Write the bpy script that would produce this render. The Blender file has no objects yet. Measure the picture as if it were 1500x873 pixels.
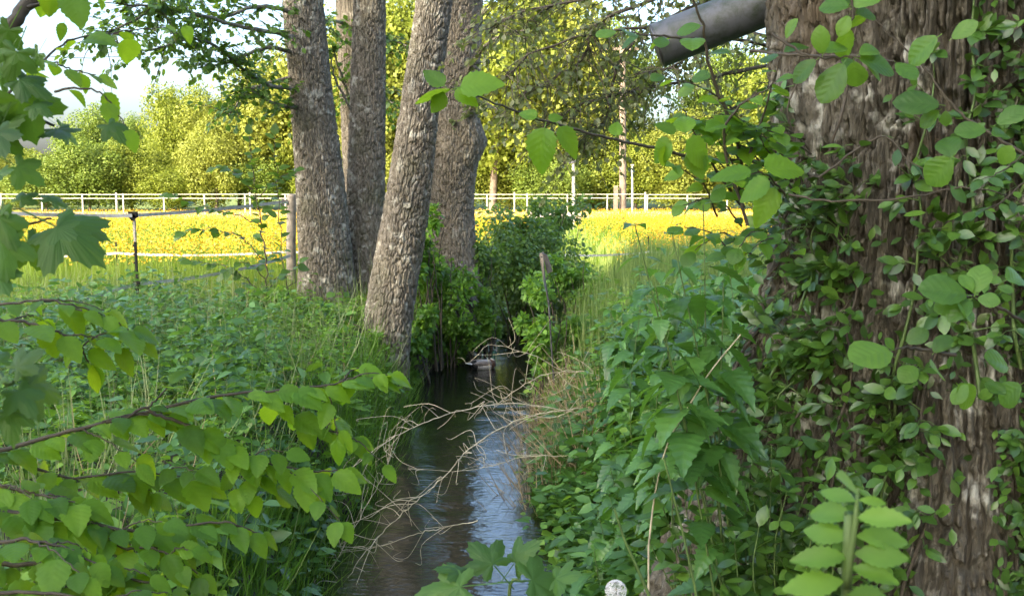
import bpy, math, random
import numpy as np
from mathutils import Vector, Matrix
random.seed(7)
RS = np.random.RandomState(11)
SC = bpy.context.scene
COL = SC.collection

# ------------------------------------------------------------------ camera
CAM = Vector((0.0, 0.0, 1.6)); PITCH = math.radians(6.4); FPX = 1440.0
cam_d = bpy.data.cameras.new('camera'); cam = bpy.data.objects.new('camera', cam_d); COL.objects.link(cam)
cam.location = CAM; cam.rotation_euler = (math.pi/2 - PITCH, 0, 0)
cam_d.sensor_width = 36; cam_d.lens = 36*FPX/1500; cam_d.clip_start = 0.05; cam_d.clip_end = 3000
cam_d.dof.use_dof = True; cam_d.dof.focus_distance = 7.0; cam_d.dof.aperture_fstop = 11.0
SC.camera = cam
# ------------------------------------------------------------------ light
SUN_AZ = Vector((-0.63, -0.777)).normalized(); SUN_EL = math.radians(24)
w = bpy.data.worlds.new('World'); SC.world = w; w.use_nodes = True
nt = w.node_tree; sky = nt.nodes.new('ShaderNodeTexSky'); sky.sky_type = 'NISHITA'; sky.sun_disc = False
sky.sun_elevation = SUN_EL; sky.sun_rotation = math.atan2(SUN_AZ.x, SUN_AZ.y)
sky.air_density = 1.0; sky.dust_density = 6.0; sky.ozone_density = 2.5
bg = nt.nodes['Background']; bg.inputs['Strength'].default_value = 0.15
nt.links.new(sky.outputs[0], bg.inputs['Color'])
sl = bpy.data.lights.new('sun', 'SUN'); sl.energy = 2.2; sl.angle = math.radians(0.6); sl.color = (1.0, 0.89, 0.66)
so = bpy.data.objects.new('sun', sl); COL.objects.link(so)
sd = Vector((-SUN_AZ.x*math.cos(SUN_EL), -SUN_AZ.y*math.cos(SUN_EL), -math.sin(SUN_EL)))
so.rotation_euler = sd.to_track_quat('-Z', 'Y').to_euler(); so.location = (-20, -25, 25)
SC.view_settings.view_transform = 'Standard'; SC.view_settings.look = 'None'
SC.view_settings.exposure = 2.6; SC.view_settings.gamma = 1.0
SC.render.engine = 'CYCLES'
cy = SC.cycles
cy.max_bounces = 6; cy.diffuse_bounces = 3; cy.glossy_bounces = 3; cy.transmission_bounces = 4; cy.transparent_max_bounces = 4
cy.caustics_reflective = False; cy.caustics_refractive = False; cy.sample_clamp_indirect = 6.0
cy.use_denoising = True

# ------------------------------------------------------------------ helpers
cp_, sp_ = math.cos(PITCH), math.sin(PITCH)
def P(px, py, Y):
    rx = (px-750)/FPX; ry = (436.5-py)/FPX
    d = Vector((rx, cp_ + ry*sp_, -sp_ + ry*cp_))
    return CAM + d*(Y/d.y)
def U(a, b): return random.uniform(a, b)
def tag(o, label=None, cat=None, group=None, kind=None):
    if label: o['label'] = label
    if cat: o['category'] = cat
    if group: o['group'] = group
    if kind: o['kind'] = kind
    return o
def thing(name, label, cat, loc, group=None):
    o = bpy.data.objects.new(name, None); COL.objects.link(o); o.location = loc; o.empty_display_size = .1
    return tag(o, label, cat, group)
def mesh_np(name, v, f, mat=None, smooth=True):
    """v (n,3), f (m,k) arrays -> mesh"""
    v = np.asarray(v, np.float32); f = np.asarray(f, np.int32); m, k = f.shape
    me = bpy.data.meshes.new(name)
    me.vertices.add(len(v)); me.vertices.foreach_set('co', v.ravel())
    me.loops.add(m*k); me.loops.foreach_set('vertex_index', f.ravel())
    me.polygons.add(m); me.polygons.foreach_set('loop_start', np.arange(0, m*k, k, dtype=np.int32))
    me.polygons.foreach_set('use_smooth', np.full(m, smooth, bool))
    if mat: me.materials.append(mat)
    me.update(calc_edges=True); return me
def link(name, me, parent=None, M=None):
    """mesh object; verts are in world space, the parent an unrotated Empty (or a part under one)"""
    o = bpy.data.objects.new(name, me); COL.objects.link(o)
    M = M if M is not None else Matrix.Identity(4)
    if parent is not None:
        o.parent = parent
        base = parent.location.copy(); q = parent.parent
        while q is not None: base += q.location; q = q.parent
        M = Matrix.Translation(-base) @ M
    o.matrix_basis = M
    return o

def h3(i, j, k):
    n = (i.astype(np.int64)*374761393 + j.astype(np.int64)*668265263 + k.astype(np.int64)*2147483647*3) & 0xffffffff
    n = ((n ^ (n >> 13))*1274126177) & 0xffffffff; n = n ^ (n >> 16)
    return (n & 0xffff)/65535.0
def vnoise(x, y, z):
    x, y, z = np.broadcast_arrays(np.asarray(x, float), np.asarray(y, float), np.asarray(z, float))
    i, j, k = np.floor(x), np.floor(y), np.floor(z); a, b, c = x-i, y-j, z-k
    a, b, c = a*a*(3-2*a), b*b*(3-2*b), c*c*(3-2*c); r = 0
    for di in (0, 1):
        for dj in (0, 1):
            for dk in (0, 1):
                r = r + h3(i+di, j+dj, k+dk)*(a if di else 1-a)*(b if dj else 1-b)*(c if dk else 1-c)
    return r*2-1
def fbm(x, y, z, o=4):
    r = 0; A = .5
    for q in range(o): r = r + A*vnoise(x*2**q, y*2**q, z*2**q+q*7.3); A *= .5
    return r
def worley(a, b, na, seed):
    """cells in (a,b), a wraps at na -> F1, F2, id"""
    ia, ib = np.floor(a), np.floor(b); F1 = np.full(a.shape, 9.); F2 = F1.copy(); cid = np.zeros(a.shape)
    for da in (-1, 0, 1):
        for db in (-1, 0, 1):
            ca, cb = ia+da, ib+db; w_ = np.mod(ca, na)
            pa = ca + .15 + .7*h3(w_, cb, np.full_like(w_, seed)); pb = cb + .1 + .8*h3(w_, cb, np.full_like(w_, seed+5))
            d = np.sqrt((a-pa)**2 + (b-pb)**2); idd = h3(w_, cb, np.full_like(w_, seed+9))
            n1 = d < F1
            F2 = np.where(n1, F1, np.minimum(F2, d)); cid = np.where(n1, idd, cid); F1 = np.where(n1, d, F1)
    return F1, F2, cid
def sstep(e0, e1, x):
    t = np.clip((x-e0)/(e1-e0), 0, 1); return t*t*(3-2*t)

# ------------------------------------------------------------------ materials
def new_mat(name):
    m = bpy.data.materials.new(name); m.use_nodes = True; return m, m.node_tree.nodes, m.node_tree.links, m.node_tree.nodes['Principled BSDF']
def ramp(n, stops):
    r = n.new('ShaderNodeValToRGB'); e = r.color_ramp.elements
    while len(e) < len(stops): e.new(.5)
    for el, (p_, c) in zip(e, stops): el.position = p_; el.color = (*c, 1)
    return r
def leaf_mat(name, stops, trans, tf=.35, rough=.45, spec=.5, scale=None, veins=0):
    m, n, l, b = new_mat(name)
    g = n.new('ShaderNodeNewGeometry'); oi = n.new('ShaderNodeObjectInfo')
    ad = n.new('ShaderNodeMath'); ad.operation = 'ADD'; l.new(g.outputs['Random Per Island'], ad.inputs[0]); l.new(oi.outputs['Random'], ad.inputs[1])
    fr = n.new('ShaderNodeMath'); fr.operation = 'FRACT'; l.new(ad.outputs[0], fr.inputs[0])
    tc = n.new('ShaderNodeTexCoord'); nz = n.new('ShaderNodeTexNoise'); nz.inputs['Scale'].default_value = scale or 3.0; nz.inputs['Detail'].default_value = 3
    l.new(tc.outputs['Object'], nz.inputs['Vector'])
    mx = n.new('ShaderNodeMath'); mx.operation = 'MULTIPLY_ADD'; l.new(nz.outputs['Fac'], mx.inputs[0]); mx.inputs[1].default_value = .7; 
    sc = n.new('ShaderNodeMath'); sc.operation = 'MULTIPLY_ADD'; l.new(fr.outputs[0], sc.inputs[0]); sc.inputs[1].default_value = .75; sc.inputs[2].default_value = -.22
    l.new(sc.outputs[0], mx.inputs[2])
    r = ramp(n, stops); l.new(mx.outputs[0], r.inputs['Fac']); l.new(r.outputs['Color'], b.inputs['Base Color'])
    b.inputs['Roughness'].default_value = rough; b.inputs['Specular IOR Level'].default_value = spec
    t = n.new('ShaderNodeBsdfTranslucent')
    mc = n.new('ShaderNodeMix'); mc.data_type = 'RGBA'; mc.inputs['Factor'].default_value = .5
    l.new(r.outputs['Color'], mc.inputs[6]); mc.inputs[7].default_value = (*trans, 1); l.new(mc.outputs[2], t.inputs['Color'])
    ms = n.new('ShaderNodeMixShader'); ms.inputs[0].default_value = tf
    if veins:   # side veins and midrib, from the leaf's own coordinates
        sp = n.new('ShaderNodeSeparateXYZ'); l.new(tc.outputs['Object'], sp.inputs[0])
        def mth(op, a, b_=None, c=None):
            q = n.new('ShaderNodeMath'); q.operation = op
            for i, x in enumerate((a, b_, c)):
                if x is None: continue
                if isinstance(x, (int, float)): q.inputs[i].default_value = x
                else: l.new(x, q.inputs[i])
            return q.outputs[0]
        ax = mth('ABSOLUTE', sp.outputs['X']); w1 = mth('MULTIPLY_ADD', ax, -.75, sp.outputs['Y']); w2 = mth('MULTIPLY', w1, veins*6.2832); sv = mth('COSINE', w2)
        vn = mth('SMOOTH_MAX', mth('MULTIPLY', mth('SUBTRACT', sv, .72), 3.5), 0, .05); mid = mth('LESS_THAN', ax, .012); vv = mth('MINIMUM', mth('MAXIMUM', vn, mid), 1)
        m2 = n.new('ShaderNodeMix'); m2.data_type = 'RGBA'; l.new(mth('MULTIPLY', vv, .10), m2.inputs['Factor']); l.new(r.outputs['Color'], m2.inputs[6]); m2.inputs[7].default_value = (.26, .36, .10, 1); l.new(m2.outputs[2], b.inputs['Base Color'])
        bp = n.new('ShaderNodeBump'); bp.inputs['Strength'].default_value = .12; bp.inputs['Distance'].default_value = .01; l.new(sv, bp.inputs['Height']); l.new(bp.outputs[0], b.inputs['Normal'])
    l.new(b.outputs[0], ms.inputs[1]); l.new(t.outputs[0], ms.inputs[2]); l.new(ms.outputs[0], n['Material Output'].inputs['Surface'])
    return m
def solid(name, c, rough=.6, metal=0., var=.25, scale=8., bump=.15, c2=None):
    m, n, l, b = new_mat(name)
    tc = n.new('ShaderNodeTexCoord'); nz = n.new('ShaderNodeTexNoise'); nz.inputs['Scale'].default_value = scale; nz.inputs['Detail'].default_value = 6
    l.new(tc.outputs['Object'], nz.inputs['Vector'])
    c2 = c2 or tuple(x*(1-var*1.6) for x in c)
    r = ramp(n, [(.32, c2), (.62, c), (.8, tuple(min(1, x*(1+var*.6)) for x in c))]); l.new(nz.outputs['Fac'], r.inputs['Fac'])
    l.new(r.outputs['Color'], b.inputs['Base Color']); b.inputs['Roughness'].default_value = rough; b.inputs['Metallic'].default_value = metal
    if bump:
        bp = n.new('ShaderNodeBump'); bp.inputs['Strength'].default_value = bump; bp.inputs['Distance'].default_value = .02
        l.new(nz.outputs['Fac'], bp.inputs['Height']); l.new(bp.outputs[0], b.inputs['Normal'])
    return m
def bark_mat(name, dark, mid, light, lichen, lich_amt=.62, green=None):
    m, n, l, b = new_mat(name)
    tc = n.new('ShaderNodeTexCoord'); mp = n.new('ShaderNodeMapping'); mp.inputs['Scale'].default_value = (14, 14, 3.5); l.new(tc.outputs['Object'], mp.inputs['Vector'])
    n1 = n.new('ShaderNodeTexNoise'); n1.inputs['Scale'].default_value = 2.2; n1.inputs['Detail'].default_value = 8; n1.inputs['Roughness'].default_value = .65; l.new(mp.outputs[0], n1.inputs['Vector'])
    r = ramp(n, [(.3, dark), (.5, mid), (.68, light)]); l.new(n1.outputs['Fac'], r.inputs['Fac'])
    n2 = n.new('ShaderNodeTexNoise'); n2.inputs['Scale'].default_value = 9; n2.inputs['Detail'].default_value = 5; l.new(tc.outputs['Object'], n2.inputs['Vector'])
    r2 = ramp(n, [(lich_amt-.04, (0, 0, 0)), (lich_amt+.06, (1, 1, 1))]); l.new(n2.outputs['Fac'], r2.inputs['Fac'])
    mx = n.new('ShaderNodeMix'); mx.data_type = 'RGBA'; l.new(r2.outputs['Color'], mx.inputs['Factor']); l.new(r.outputs['Color'], mx.inputs[6]); mx.inputs[7].default_value = (*lichen, 1)
    out = mx.outputs[2]
    if green:
        n3 = n.new('ShaderNodeTexNoise'); n3.inputs['Scale'].default_value = 2.3; n3.inputs['Detail'].default_value = 4; l.new(tc.outputs['Object'], n3.inputs['Vector'])
        r3 = ramp(n, [(.55, (0, 0, 0)), (.75, (.7, .7, .7))]); l.new(n3.outputs['Fac'], r3.inputs['Fac'])
        m3 = n.new('ShaderNodeMix'); m3.data_type = 'RGBA'; l.new(r3.outputs['Color'], m3.inputs['Factor']); l.new(out, m3.inputs[6]); m3.inputs[7].default_value = (*green, 1); out = m3.outputs[2]
    l.new(out, b.inputs['Base Color']); b.inputs['Roughness'].default_value = .85
    n4 = n.new('ShaderNodeTexNoise'); n4.inputs['Scale'].default_value = 7; n4.inputs['Detail'].default_value = 8; l.new(mp.outputs[0], n4.inputs['Vector'])
    bp = n.new('ShaderNodeBump'); bp.inputs['Strength'].default_value = .9; bp.inputs['Distance'].default_value = .02; l.new(n4.outputs['Fac'], bp.inputs['Height']); l.new(bp.outputs[0], b.inputs['Normal'])
    return m

M = {}
M['hazel'] = leaf_mat('hazel_leaf', [(0, (.035, .10, .012)), (.5, (.10, .24, .018)), (1, (.22, .40, .025))], (.7, .92, .015), .52, .42, .35, veins=7)
M['maple'] = leaf_mat('sycamore_leaf', [(0, (.03, .08, .014)), (.6, (.06, .15, .02)), (1, (.11, .23, .03))], (.34, .56, .02), .42, .5)
M['alder'] = leaf_mat('alder_leaf', [(0, (.03, .085, .014)), (.5, (.075, .185, .026)), (1, (.16, .31, .04))], (.54, .80, .02), .46, .4, .4, veins=6)
M['nettle'] = leaf_mat('nettle_leaf', [(0, (.028, .085, .016)), (.5, (.068, .18, .034)), (1, (.13, .29, .055))], (.30, .58, .03), .38, .36, .7, veins=6)
M['elder'] = leaf_mat('elder_leaflet', [(0, (.10, .22, .03)), (1, (.2, .38, .05))], (.55, .8, .04), .45, .45, .4)
M['vine'] = leaf_mat('creeper_leaf', [(0, (.028, .075, .015)), (.55, (.06, .14, .022)), (1, (.13, .26, .034))], (.22, .4, .02), .24, .32, .6)
M['herb'] = leaf_mat('herb_leaf', [(0, (.03, .085, .014)), (.5, (.095, .215, .03)), (1, (.22, .37, .055))], (.44, .70, .03), .42, .42, .35, .7)
M['young'] = leaf_mat('young_nettle_leaf', [(0, (.025, .075, .016)), (.5, (.065, .165, .03)), (1, (.13, .27, .05))], (.26, .48, .04), .38, .4, .6, .7)
M['grass'] = leaf_mat('grass_blade', [(0, (.08, .14, .03)), (.5, (.13, .21, .05)), (1, (.24, .29, .1))], (.28, .42, .06), .35, .5, .4, .6)
M['field_grass'] = leaf_mat('meadow_grass_blade', [(0, (.075, .14, .014)), (.5, (.115, .185, .016)), (1, (.19, .24, .028))], (.24, .34, .02), .4, .6, .3, .5)
M['flower'] = leaf_mat('buttercup_petal', [(0, (.44, .23, .004)), (.5, (.52, .31, .007)), (1, (.58, .40, .012))], (.5, .3, .007), .25, .5, .4, 1.)
M['wisp'] = leaf_mat('wispy_grass', [(0, (.11, .17, .05)), (.5, (.2, .25, .1)), (1, (.33, .34, .18))], (.3, .4, .1), .35, .5, .4, .9)
M['straw'] = leaf_mat('dry_grass', [(0, (.2, .15, .08)), (.5, (.32, .25, .14)), (1, (.45, .37, .23))], (.3, .25, .12), .15, .7, .3, 2.)
M['spray'] = leaf_mat('alder_spray_leaf', [(0, (.04, .09, .018)), (.5, (.07, .145, .026)), (1, (.11, .21, .04))], (.34, .54, .03), .45, .42, .5, .8)
M['greyspray'] = leaf_mat('willow_leaf', [(0, (.06, .085, .025)), (.5, (.105, .135, .045)), (1, (.19, .19, .08))], (.42, .5, .06), .45, .42, .6, .8)
M['bush'] = leaf_mat('bush_leaf', [(0, (.035, .08, .015)), (.5, (.075, .15, .025)), (1, (.13, .23, .035))], (.3, .46, .03), .36, .42, .5, .9)
M['far_a'] = leaf_mat('far_leaf_yellow', [(0, (.10, .135, .016)), (.5, (.165, .20, .022)), (1, (.24, .27, .035))], (.36, .44, .03), .36, .6, .3, .5)
M['far_b'] = leaf_mat('far_leaf_green', [(0, (.075, .12, .018)), (.5, (.12, .175, .024)), (1, (.18, .23, .035))], (.3, .4, .03), .3, .6, .3, .5)
M['far_c'] = leaf_mat('far_leaf_gold', [(0, (.115, .14, .02)), (.5, (.18, .205, .028)), (1, (.26, .275, .045))], (.38, .42, .04), .32, .6, .3, .5)
M['shade'] = leaf_mat('tall_tree_leaf', [(0, (.03, .07, .016)), (1, (.07, .14, .03))], (.2, .3, .03), .3, .6, .3, .5)
M['alder_bark'] = bark_mat('alder_bark', (.075, .064, .048), (.165, .146, .113), (.28, .258, .207), (.40, .39, .33), .61, (.10, .10, .055))
M['brown_bark'] = bark_mat('brown_alder_bark', (.09, .078, .056), (.19, .165, .125), (.30, .265, .205), (.38, .36, .30), .64)
M['old_bark'] = bark_mat('old_bark', (.034, .030, .020), (.085, .076, .053), (.185, .172, .128), (.40, .40, .34), .61, (.10, .068, .034))
M['twig'] = solid('twig_bark', (.075, .062, .04), .8, scale=30)
M['greentwig'] = solid('green_stem', (.10, .17, .04), .6, scale=20)
M['deadtwig'] = solid('dead_twig', (.55, .49, .33), .8, scale=25, var=.3)
M['far_bark'] = solid('far_bark', (.2, .15, .11), .9, scale=3)
M['seed'] = solid('seed_white', (.85, .85, .82), .8, scale=50, var=.05, bump=0)
M['white'] = solid('white_paint', (.34, .32, .275), .5, scale=4, var=.1)
M['black'] = solid('black_plastic', (.012, .012, .013), .75, scale=10, bump=.05); M['black'].node_tree.nodes['Principled BSDF'].inputs['Specular IOR Level'].default_value = .15
M['tape'] = solid('fence_tape', (.5, .5, .47), .6, scale=20, var=.2)
M['wood'] = solid('weathered_wood', (.26, .23, .185), .85, scale=12, var=.3, bump=.3)
M['steel'] = solid('weathered_steel', (.12, .12, .125), .45, .5, scale=14, var=.4)

# ------------------------------------------------------------------ geometry generators
def grid_faces(nu, nv, wrap=False):
    """quads of a (nv rows) x (nu cols) grid"""
    i = np.arange(nu if wrap else nu-1); j = np.arange(nv-1); J, I = np.meshgrid(j, i, indexing='ij'); I2 = (I+1) % nu
    return np.stack([J*nu+I, J*nu+I2, (J+1)*nu+I2, (J+1)*nu+I], -1).reshape(-1, 4)
def tube_arrays(pts, rad, n=6):
    pts = np.array([tuple(p) for p in pts], float); m = len(pts); rad = np.broadcast_to(np.asarray(rad, float), (m,))
    T = np.gradient(pts, axis=0); T /= np.linalg.norm(T, axis=1, keepdims=True)+1e-9
    ref = np.array([0, 0, 1.]) if abs(T[0, 2]) < .8 else np.array([1., 0, 0]); N = np.zeros_like(T)
    a = ref - T[0]*ref.dot(T[0]); N[0] = a/np.linalg.norm(a)
    for i in range(1, m):
        a = N[i-1]-T[i]*N[i-1].dot(T[i]); N[i] = a/(np.linalg.norm(a)+1e-9)
    B = np.cross(T, N); th = np.linspace(0, 2*np.pi, n, endpoint=False)
    v = pts[:, None] + rad[:, None, None]*(np.cos(th)[None, :, None]*N[:, None] + np.sin(th)[None, :, None]*B[:, None])
    return v.reshape(-1, 3), grid_faces(n, m, True)
def join(parts):
    V, F, o = [], [], 0
    for v, f in parts: V.append(v); F.append(f+o); o += len(v)
    return np.concatenate(V), np.concatenate(F)
def smooth_path(pts, n=8):
    """Catmull-Rom"""
    p = [Vector(q) for q in pts]; p = [p[0]*2-p[1]] + p + [p[-1]*2-p[-2]]; out = []
    for i in range(1, len(p)-2):
        a, b, c, d = p[i-1], p[i], p[i+1], p[i+2]
        for k in range(n):
            t = k/n
            out.append(.5*((2*b) + (c-a)*t + (2*a-5*b+4*c-d)*t*t + (3*b-a-3*c+d)*t**3))
    out.append(p[-2]); return out
def wobble(path, amp):
    return [q + Vector((U(-amp, amp), U(-amp, amp), U(-amp, amp))) if 0 < i < len(path)-1 else q for i, q in enumerate(path)]
def leaf_grid(prof, nt=9, nu=5, serr=0., teeth=0, fold=.12, droop=.25, corr=0., nv=7, slant=.5, stalk=.15):
    """unit leaf: stalk base at origin, blade along +Y, normal +Z"""
    v = []; us = np.linspace(-1, 1, nu)
    for i in range(nt):
        t = i/(nt-1); wd = prof(t)
        for u in us:
            wv = wd*(1 + (serr*(1 if i % 2 else -1) if abs(u) == 1 and teeth and 0 < i < nt-1 else 0))
            x = wv*u; y = stalk + t + (serr*.25*abs(u) if teeth else 0)
            z = fold*abs(x)*2 - droop*t*t - .12*abs(u)**3*wd + corr*math.cos(2*math.pi*(t*nv - abs(u)*slant*nv*.35))*(1-abs(u)*.3)*(0 if abs(u) < .05 else 1)
            v.append((x, y, z))
    f = grid_faces(nu, nt); b = len(v); s = .014
    v += [(-s, 0, -.0), (s, 0, 0), (s, stalk+.04, .004), (-s, stalk+.04, .004)]
    return np.array(v), np.concatenate([f, [[b, b+1, b+2, b+3]]])
def mk(name, arr, mat): return mesh_np(name, arr[0], arr[1], M[mat])
pr_hazel = lambda t: .40*math.sin(math.pi*min(1, t**.75*.97+.03))**.75*(1-.25*t) + .004
pr_alder = lambda t: .40*math.sin(math.pi*min(1, (t*.93+.07)**1.25))**.7 + .01
pr_net = lambda t: .30*(math.sin(math.pi*(t**.55))**.9)*(1-.15*t) + .003
pr_vine = lambda t: .26*math.sin(math.pi*(t*.98+.01))**.75 + .003
pr_ell = lambda t: .215*math.sin(math.pi*(t*.98+.01))**.9 + .003
L = {}
for k in range(3):
    q = (.7, 1., 1.3)[k]
    L['hazel', k] = mk('hazel_leaf', leaf_grid(pr_hazel, 15, 7, .07, 1, .10*q, .28*q-.05, .009, 7), 'hazel')
    L['alder', k] = mk('alder_leaf', leaf_grid(pr_alder, 13, 7, .025, 1, .10*q, .2*q, .008, 6), 'alder')
    L['nettle', k] = mk('nettle_leaf', leaf_grid(pr_net, 15, 5, .13, 1, .14*q, .35*q, .012, 6), 'nettle')
    L['vine', k] = mk('creeper_leaf', leaf_grid(pr_vine, 6, 3, 0, 0, .14*q, .14*q, 0, 1, .5, .12), 'vine')
    L['elder', k] = mk('elder_leaflet', leaf_grid(pr_ell, 17, 5, .10, 1, .16*q, .2*q, 0, 6, .5, .03), 'elder')
    L['small', k] = mk('sapling_leaf', leaf_grid(pr_hazel, 6, 3, 0, 0, .12*q, .2*q, 0, 1), 'spray')
def maple(q):
    pts = []; lobes = [(-118, .55), (-58, .85), (0, 1.), (58, .85), (118, .55)]; N = 73
    for i in range(N):
        a = -150 + 300*i/(N-1)
        r = .30
        for la, lr in lobes:
            d = abs(a-la); r = max(r, lr*(1-(d/34)**1.35*.52) if d < 38 else 0)
        r *= 1 + .06*(1 if i % 3 == 0 else -.5)
        if abs(a) > 140: r *= .6
        pts.append((r, a))
    v = [(0, .25, 0)]
    for s in (.45, 1.):
        for r, a in pts:
            t = math.radians(a); x = r*s*math.sin(t)*.62; y = .25 + r*s*math.cos(t)*.62
            crease = math.cos(math.radians(a)*6.2)*.02*s
            v.append((x, y, crease - q*(r*s)**2*.16))
    f = [(0, 1+i, 2+i) for i in range(N-1)]
    tri = f + [t for i in range(N-1) for t in ((1+i, 1+N+i, 2+N+i), (1+i, 2+N+i, 2+i))]
    b = len(v); s = .011; v += [(-s, -.35, -.05), (s, -.35, -.05), (s, .26, .003), (-s, .26, .003)]
    return np.array(v), np.array(tri + [(b, b+1, b+2), (b, b+2, b+3)])
for k in range(3):
    a = maple((.4, 1., 1.8)[k]); L['maple', k] = mesh_np('sycamore_leaf', a[0], a[1], M['maple'], False)
    L['maplebig', k] = L['maple', k]

def leaf_matrix(pos, d, nrm, size):
    d = Vector(d).normalized(); nrm = Vector(nrm); x = d.cross(nrm)
    if x.length < 1e-3: x = d.orthogonal()
    x.normalize(); z = x.cross(d)
    return Matrix.Translation(pos) @ Matrix(((x.x, d.x, z.x, 0), (x.y, d.y, z.y, 0), (x.z, d.z, z.z, 0), (0, 0, 0, 1))) @ Matrix.Diagonal((size*U(.82, 1.15), size, size*U(.6, 1.5), 1))
NLEAF = 0
def put_leaf(kind, parent, pos, d, nrm, size, name='leaf'):
    global NLEAF; NLEAF += 1
    o = link(name, L[kind, random.randrange(3)], parent, leaf_matrix(pos, d, nrm, size)); return o

# small leaves that are joined into masses
def tmpl_leaf(w=.34, fold=.08, droop=.15):
    v = np.array([(0, 0, 0), (-w*.8, .25, fold), (-w*.85, .62, fold*.7-droop*.4), (0, 1, -droop), (w*.85, .62, fold*.7-droop*.4), (w*.8, .25, fold), (0, .45, -droop*.15)])
    f = np.array([(6, 0, 5), (6, 5, 4), (6, 4, 3), (6, 3, 2), (6, 2, 1), (6, 1, 0)]); return v, f
def tmpl_quad(w=.4): return np.array([(0, 0, 0), (w, .5, .12), (0, 1, 0), (-w, .5, .12)]), np.array([(0, 1, 2), (0, 2, 3)])
def tmpl_blade():
    return np.array([(-.5, 0, 0), (.5, 0, 0), (-.38, .5, .06), (.38, .5, .06), (0, 1, .25)]), np.array([(0, 1, 3), (0, 3, 2), (2, 3, 4)])
def norm(a): return a/(np.linalg.norm(a, axis=-1, keepdims=True)+1e-9)
def scatter(tm, pos, d, nrm, size, width=None):
    """joined copies of a template; pos,d,nrm (n,3), size (n,)"""
    v, f = tm; pos = np.asarray(pos, float); n = len(pos); d = norm(np.asarray(d, float)); x = norm(np.cross(d, nrm)); z = np.cross(x, d)
    size = np.broadcast_to(size, (n,)); wd = size if width is None else np.broadcast_to(width, (n,))
    V = pos[:, None] + v[None, :, 0, None]*(x*wd[:, None])[:, None] + v[None, :, 1, None]*(d*size[:, None])[:, None] + v[None, :, 2, None]*(z*size[:, None])[:, None]
    F = (f[None] + (np.arange(n)*len(v))[:, None, None]).reshape(-1, 3)
    return V.reshape(-1, 3), F
def rdir(n, up=0.):
    a = RS.normal(size=(n, 3)); a = norm(a); a[:, 2] += up; return norm(a)

# ------------------------------------------------------------------ terrain
def xc(y):
    y = np.asarray(y, float)
    return -.43 + .55*sstep(11.5, 14.5, y) + 1.6*sstep(14, 22, y) + .05*np.sin(y*1.7)
WATER = -.7
def gz(x, y):
    x = np.asarray(x, float); y = np.asarray(y, float); d = x - xc(y)
    hw = .64 + .07*np.sin(y*2.3+1) + .05*np.sin(y*4.1)
    n = fbm(x*1.3, y*1.3, 3.1*np.ones_like(x), 3)
    left = sstep(hw-.12, hw+.55, -d)*1.05; right = sstep(hw-.15, hw+.95, d)*(1.08)
    z = -1.05 + left + right
    z = z + n*.09*np.clip((left+right)*1.3-.2, 0, 1)
    z = z + .12*sstep(1.0, 2.2, d)*sstep(11, 5, y)
    far = sstep(60, 130, y); z = z + far*1.0
    return z
def axis(segs):
    out = []
    for a, b, s in segs: out += list(np.arange(a, b, s))
    return np.array(out + [segs[-1][1]])
gx = axis([(-600, -100, 50), (-100, -30, 7), (-30, -8, 1), (-8, -2.6, .3), (-2.6, 2.2, .08), (2.2, 8, .3), (8, 30, 1.1), (30, 100, 7), (100, 600, 50)])
gy = axis([(-200, -40, 20), (-40, -6, 2), (-6, 3, .5), (3, 15, .12), (15, 25, .3), (25, 60, 1.2), (60, 160, 6), (160, 1500, 90)])
GX, GY = np.meshgrid(gx, gy); GZ = gz(GX, GY)
m, n, l, b = new_mat('soil_and_turf')
ge = n.new('ShaderNodeNewGeometry'); nz = n.new('ShaderNodeTexNoise'); nz.inputs['Scale'].default_value = 2.5; nz.inputs['Detail'].default_value = 8; l.new(ge.outputs['Position'], nz.inputs['Vector'])
soil = ramp(n, [(.3, (.035, .028, .018)), (.7, (.085, .065, .04))]); l.new(nz.outputs['Fac'], soil.inputs['Fac'])
turf = ramp(n, [(.3, (.10, .15, .025)), (.7, (.18, .22, .03))]); l.new(nz.outputs['Fac'], turf.inputs['Fac'])
sx = n.new('ShaderNodeSeparateXYZ'); l.new(ge.outputs['Position'], sx.inputs[0])
mr = n.new('ShaderNodeMapRange'); mr.inputs[1].default_value = 13; mr.inputs[2].default_value = 17; l.new(sx.outputs['Y'], mr.inputs[0])
mx = n.new('ShaderNodeMix'); mx.data_type = 'RGBA'; l.new(mr.outputs[0], mx.inputs['Factor']); l.new(soil.outputs[0], mx.inputs[6]); l.new(turf.outputs[0], mx.inputs[7]); l.new(mx.outputs[2], b.inputs['Base Color'])
b.inputs['Roughness'].default_value = .95
bp = n.new('ShaderNodeBump'); bp.inputs['Strength'].default_value = .6; bp.inputs['Distance'].default_value = .05; l.new(nz.outputs['Fac'], bp.inputs['Height']); l.new(bp.outputs[0], b.inputs['Normal'])
ground = link('ground', mesh_np('ground', np.stack([GX, GY, GZ], -1).reshape(-1, 3), grid_faces(len(gx), len(gy)), m))
tag(ground, 'earth banks and meadow ground either side of the stream', 'ground', kind='structure')

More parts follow.
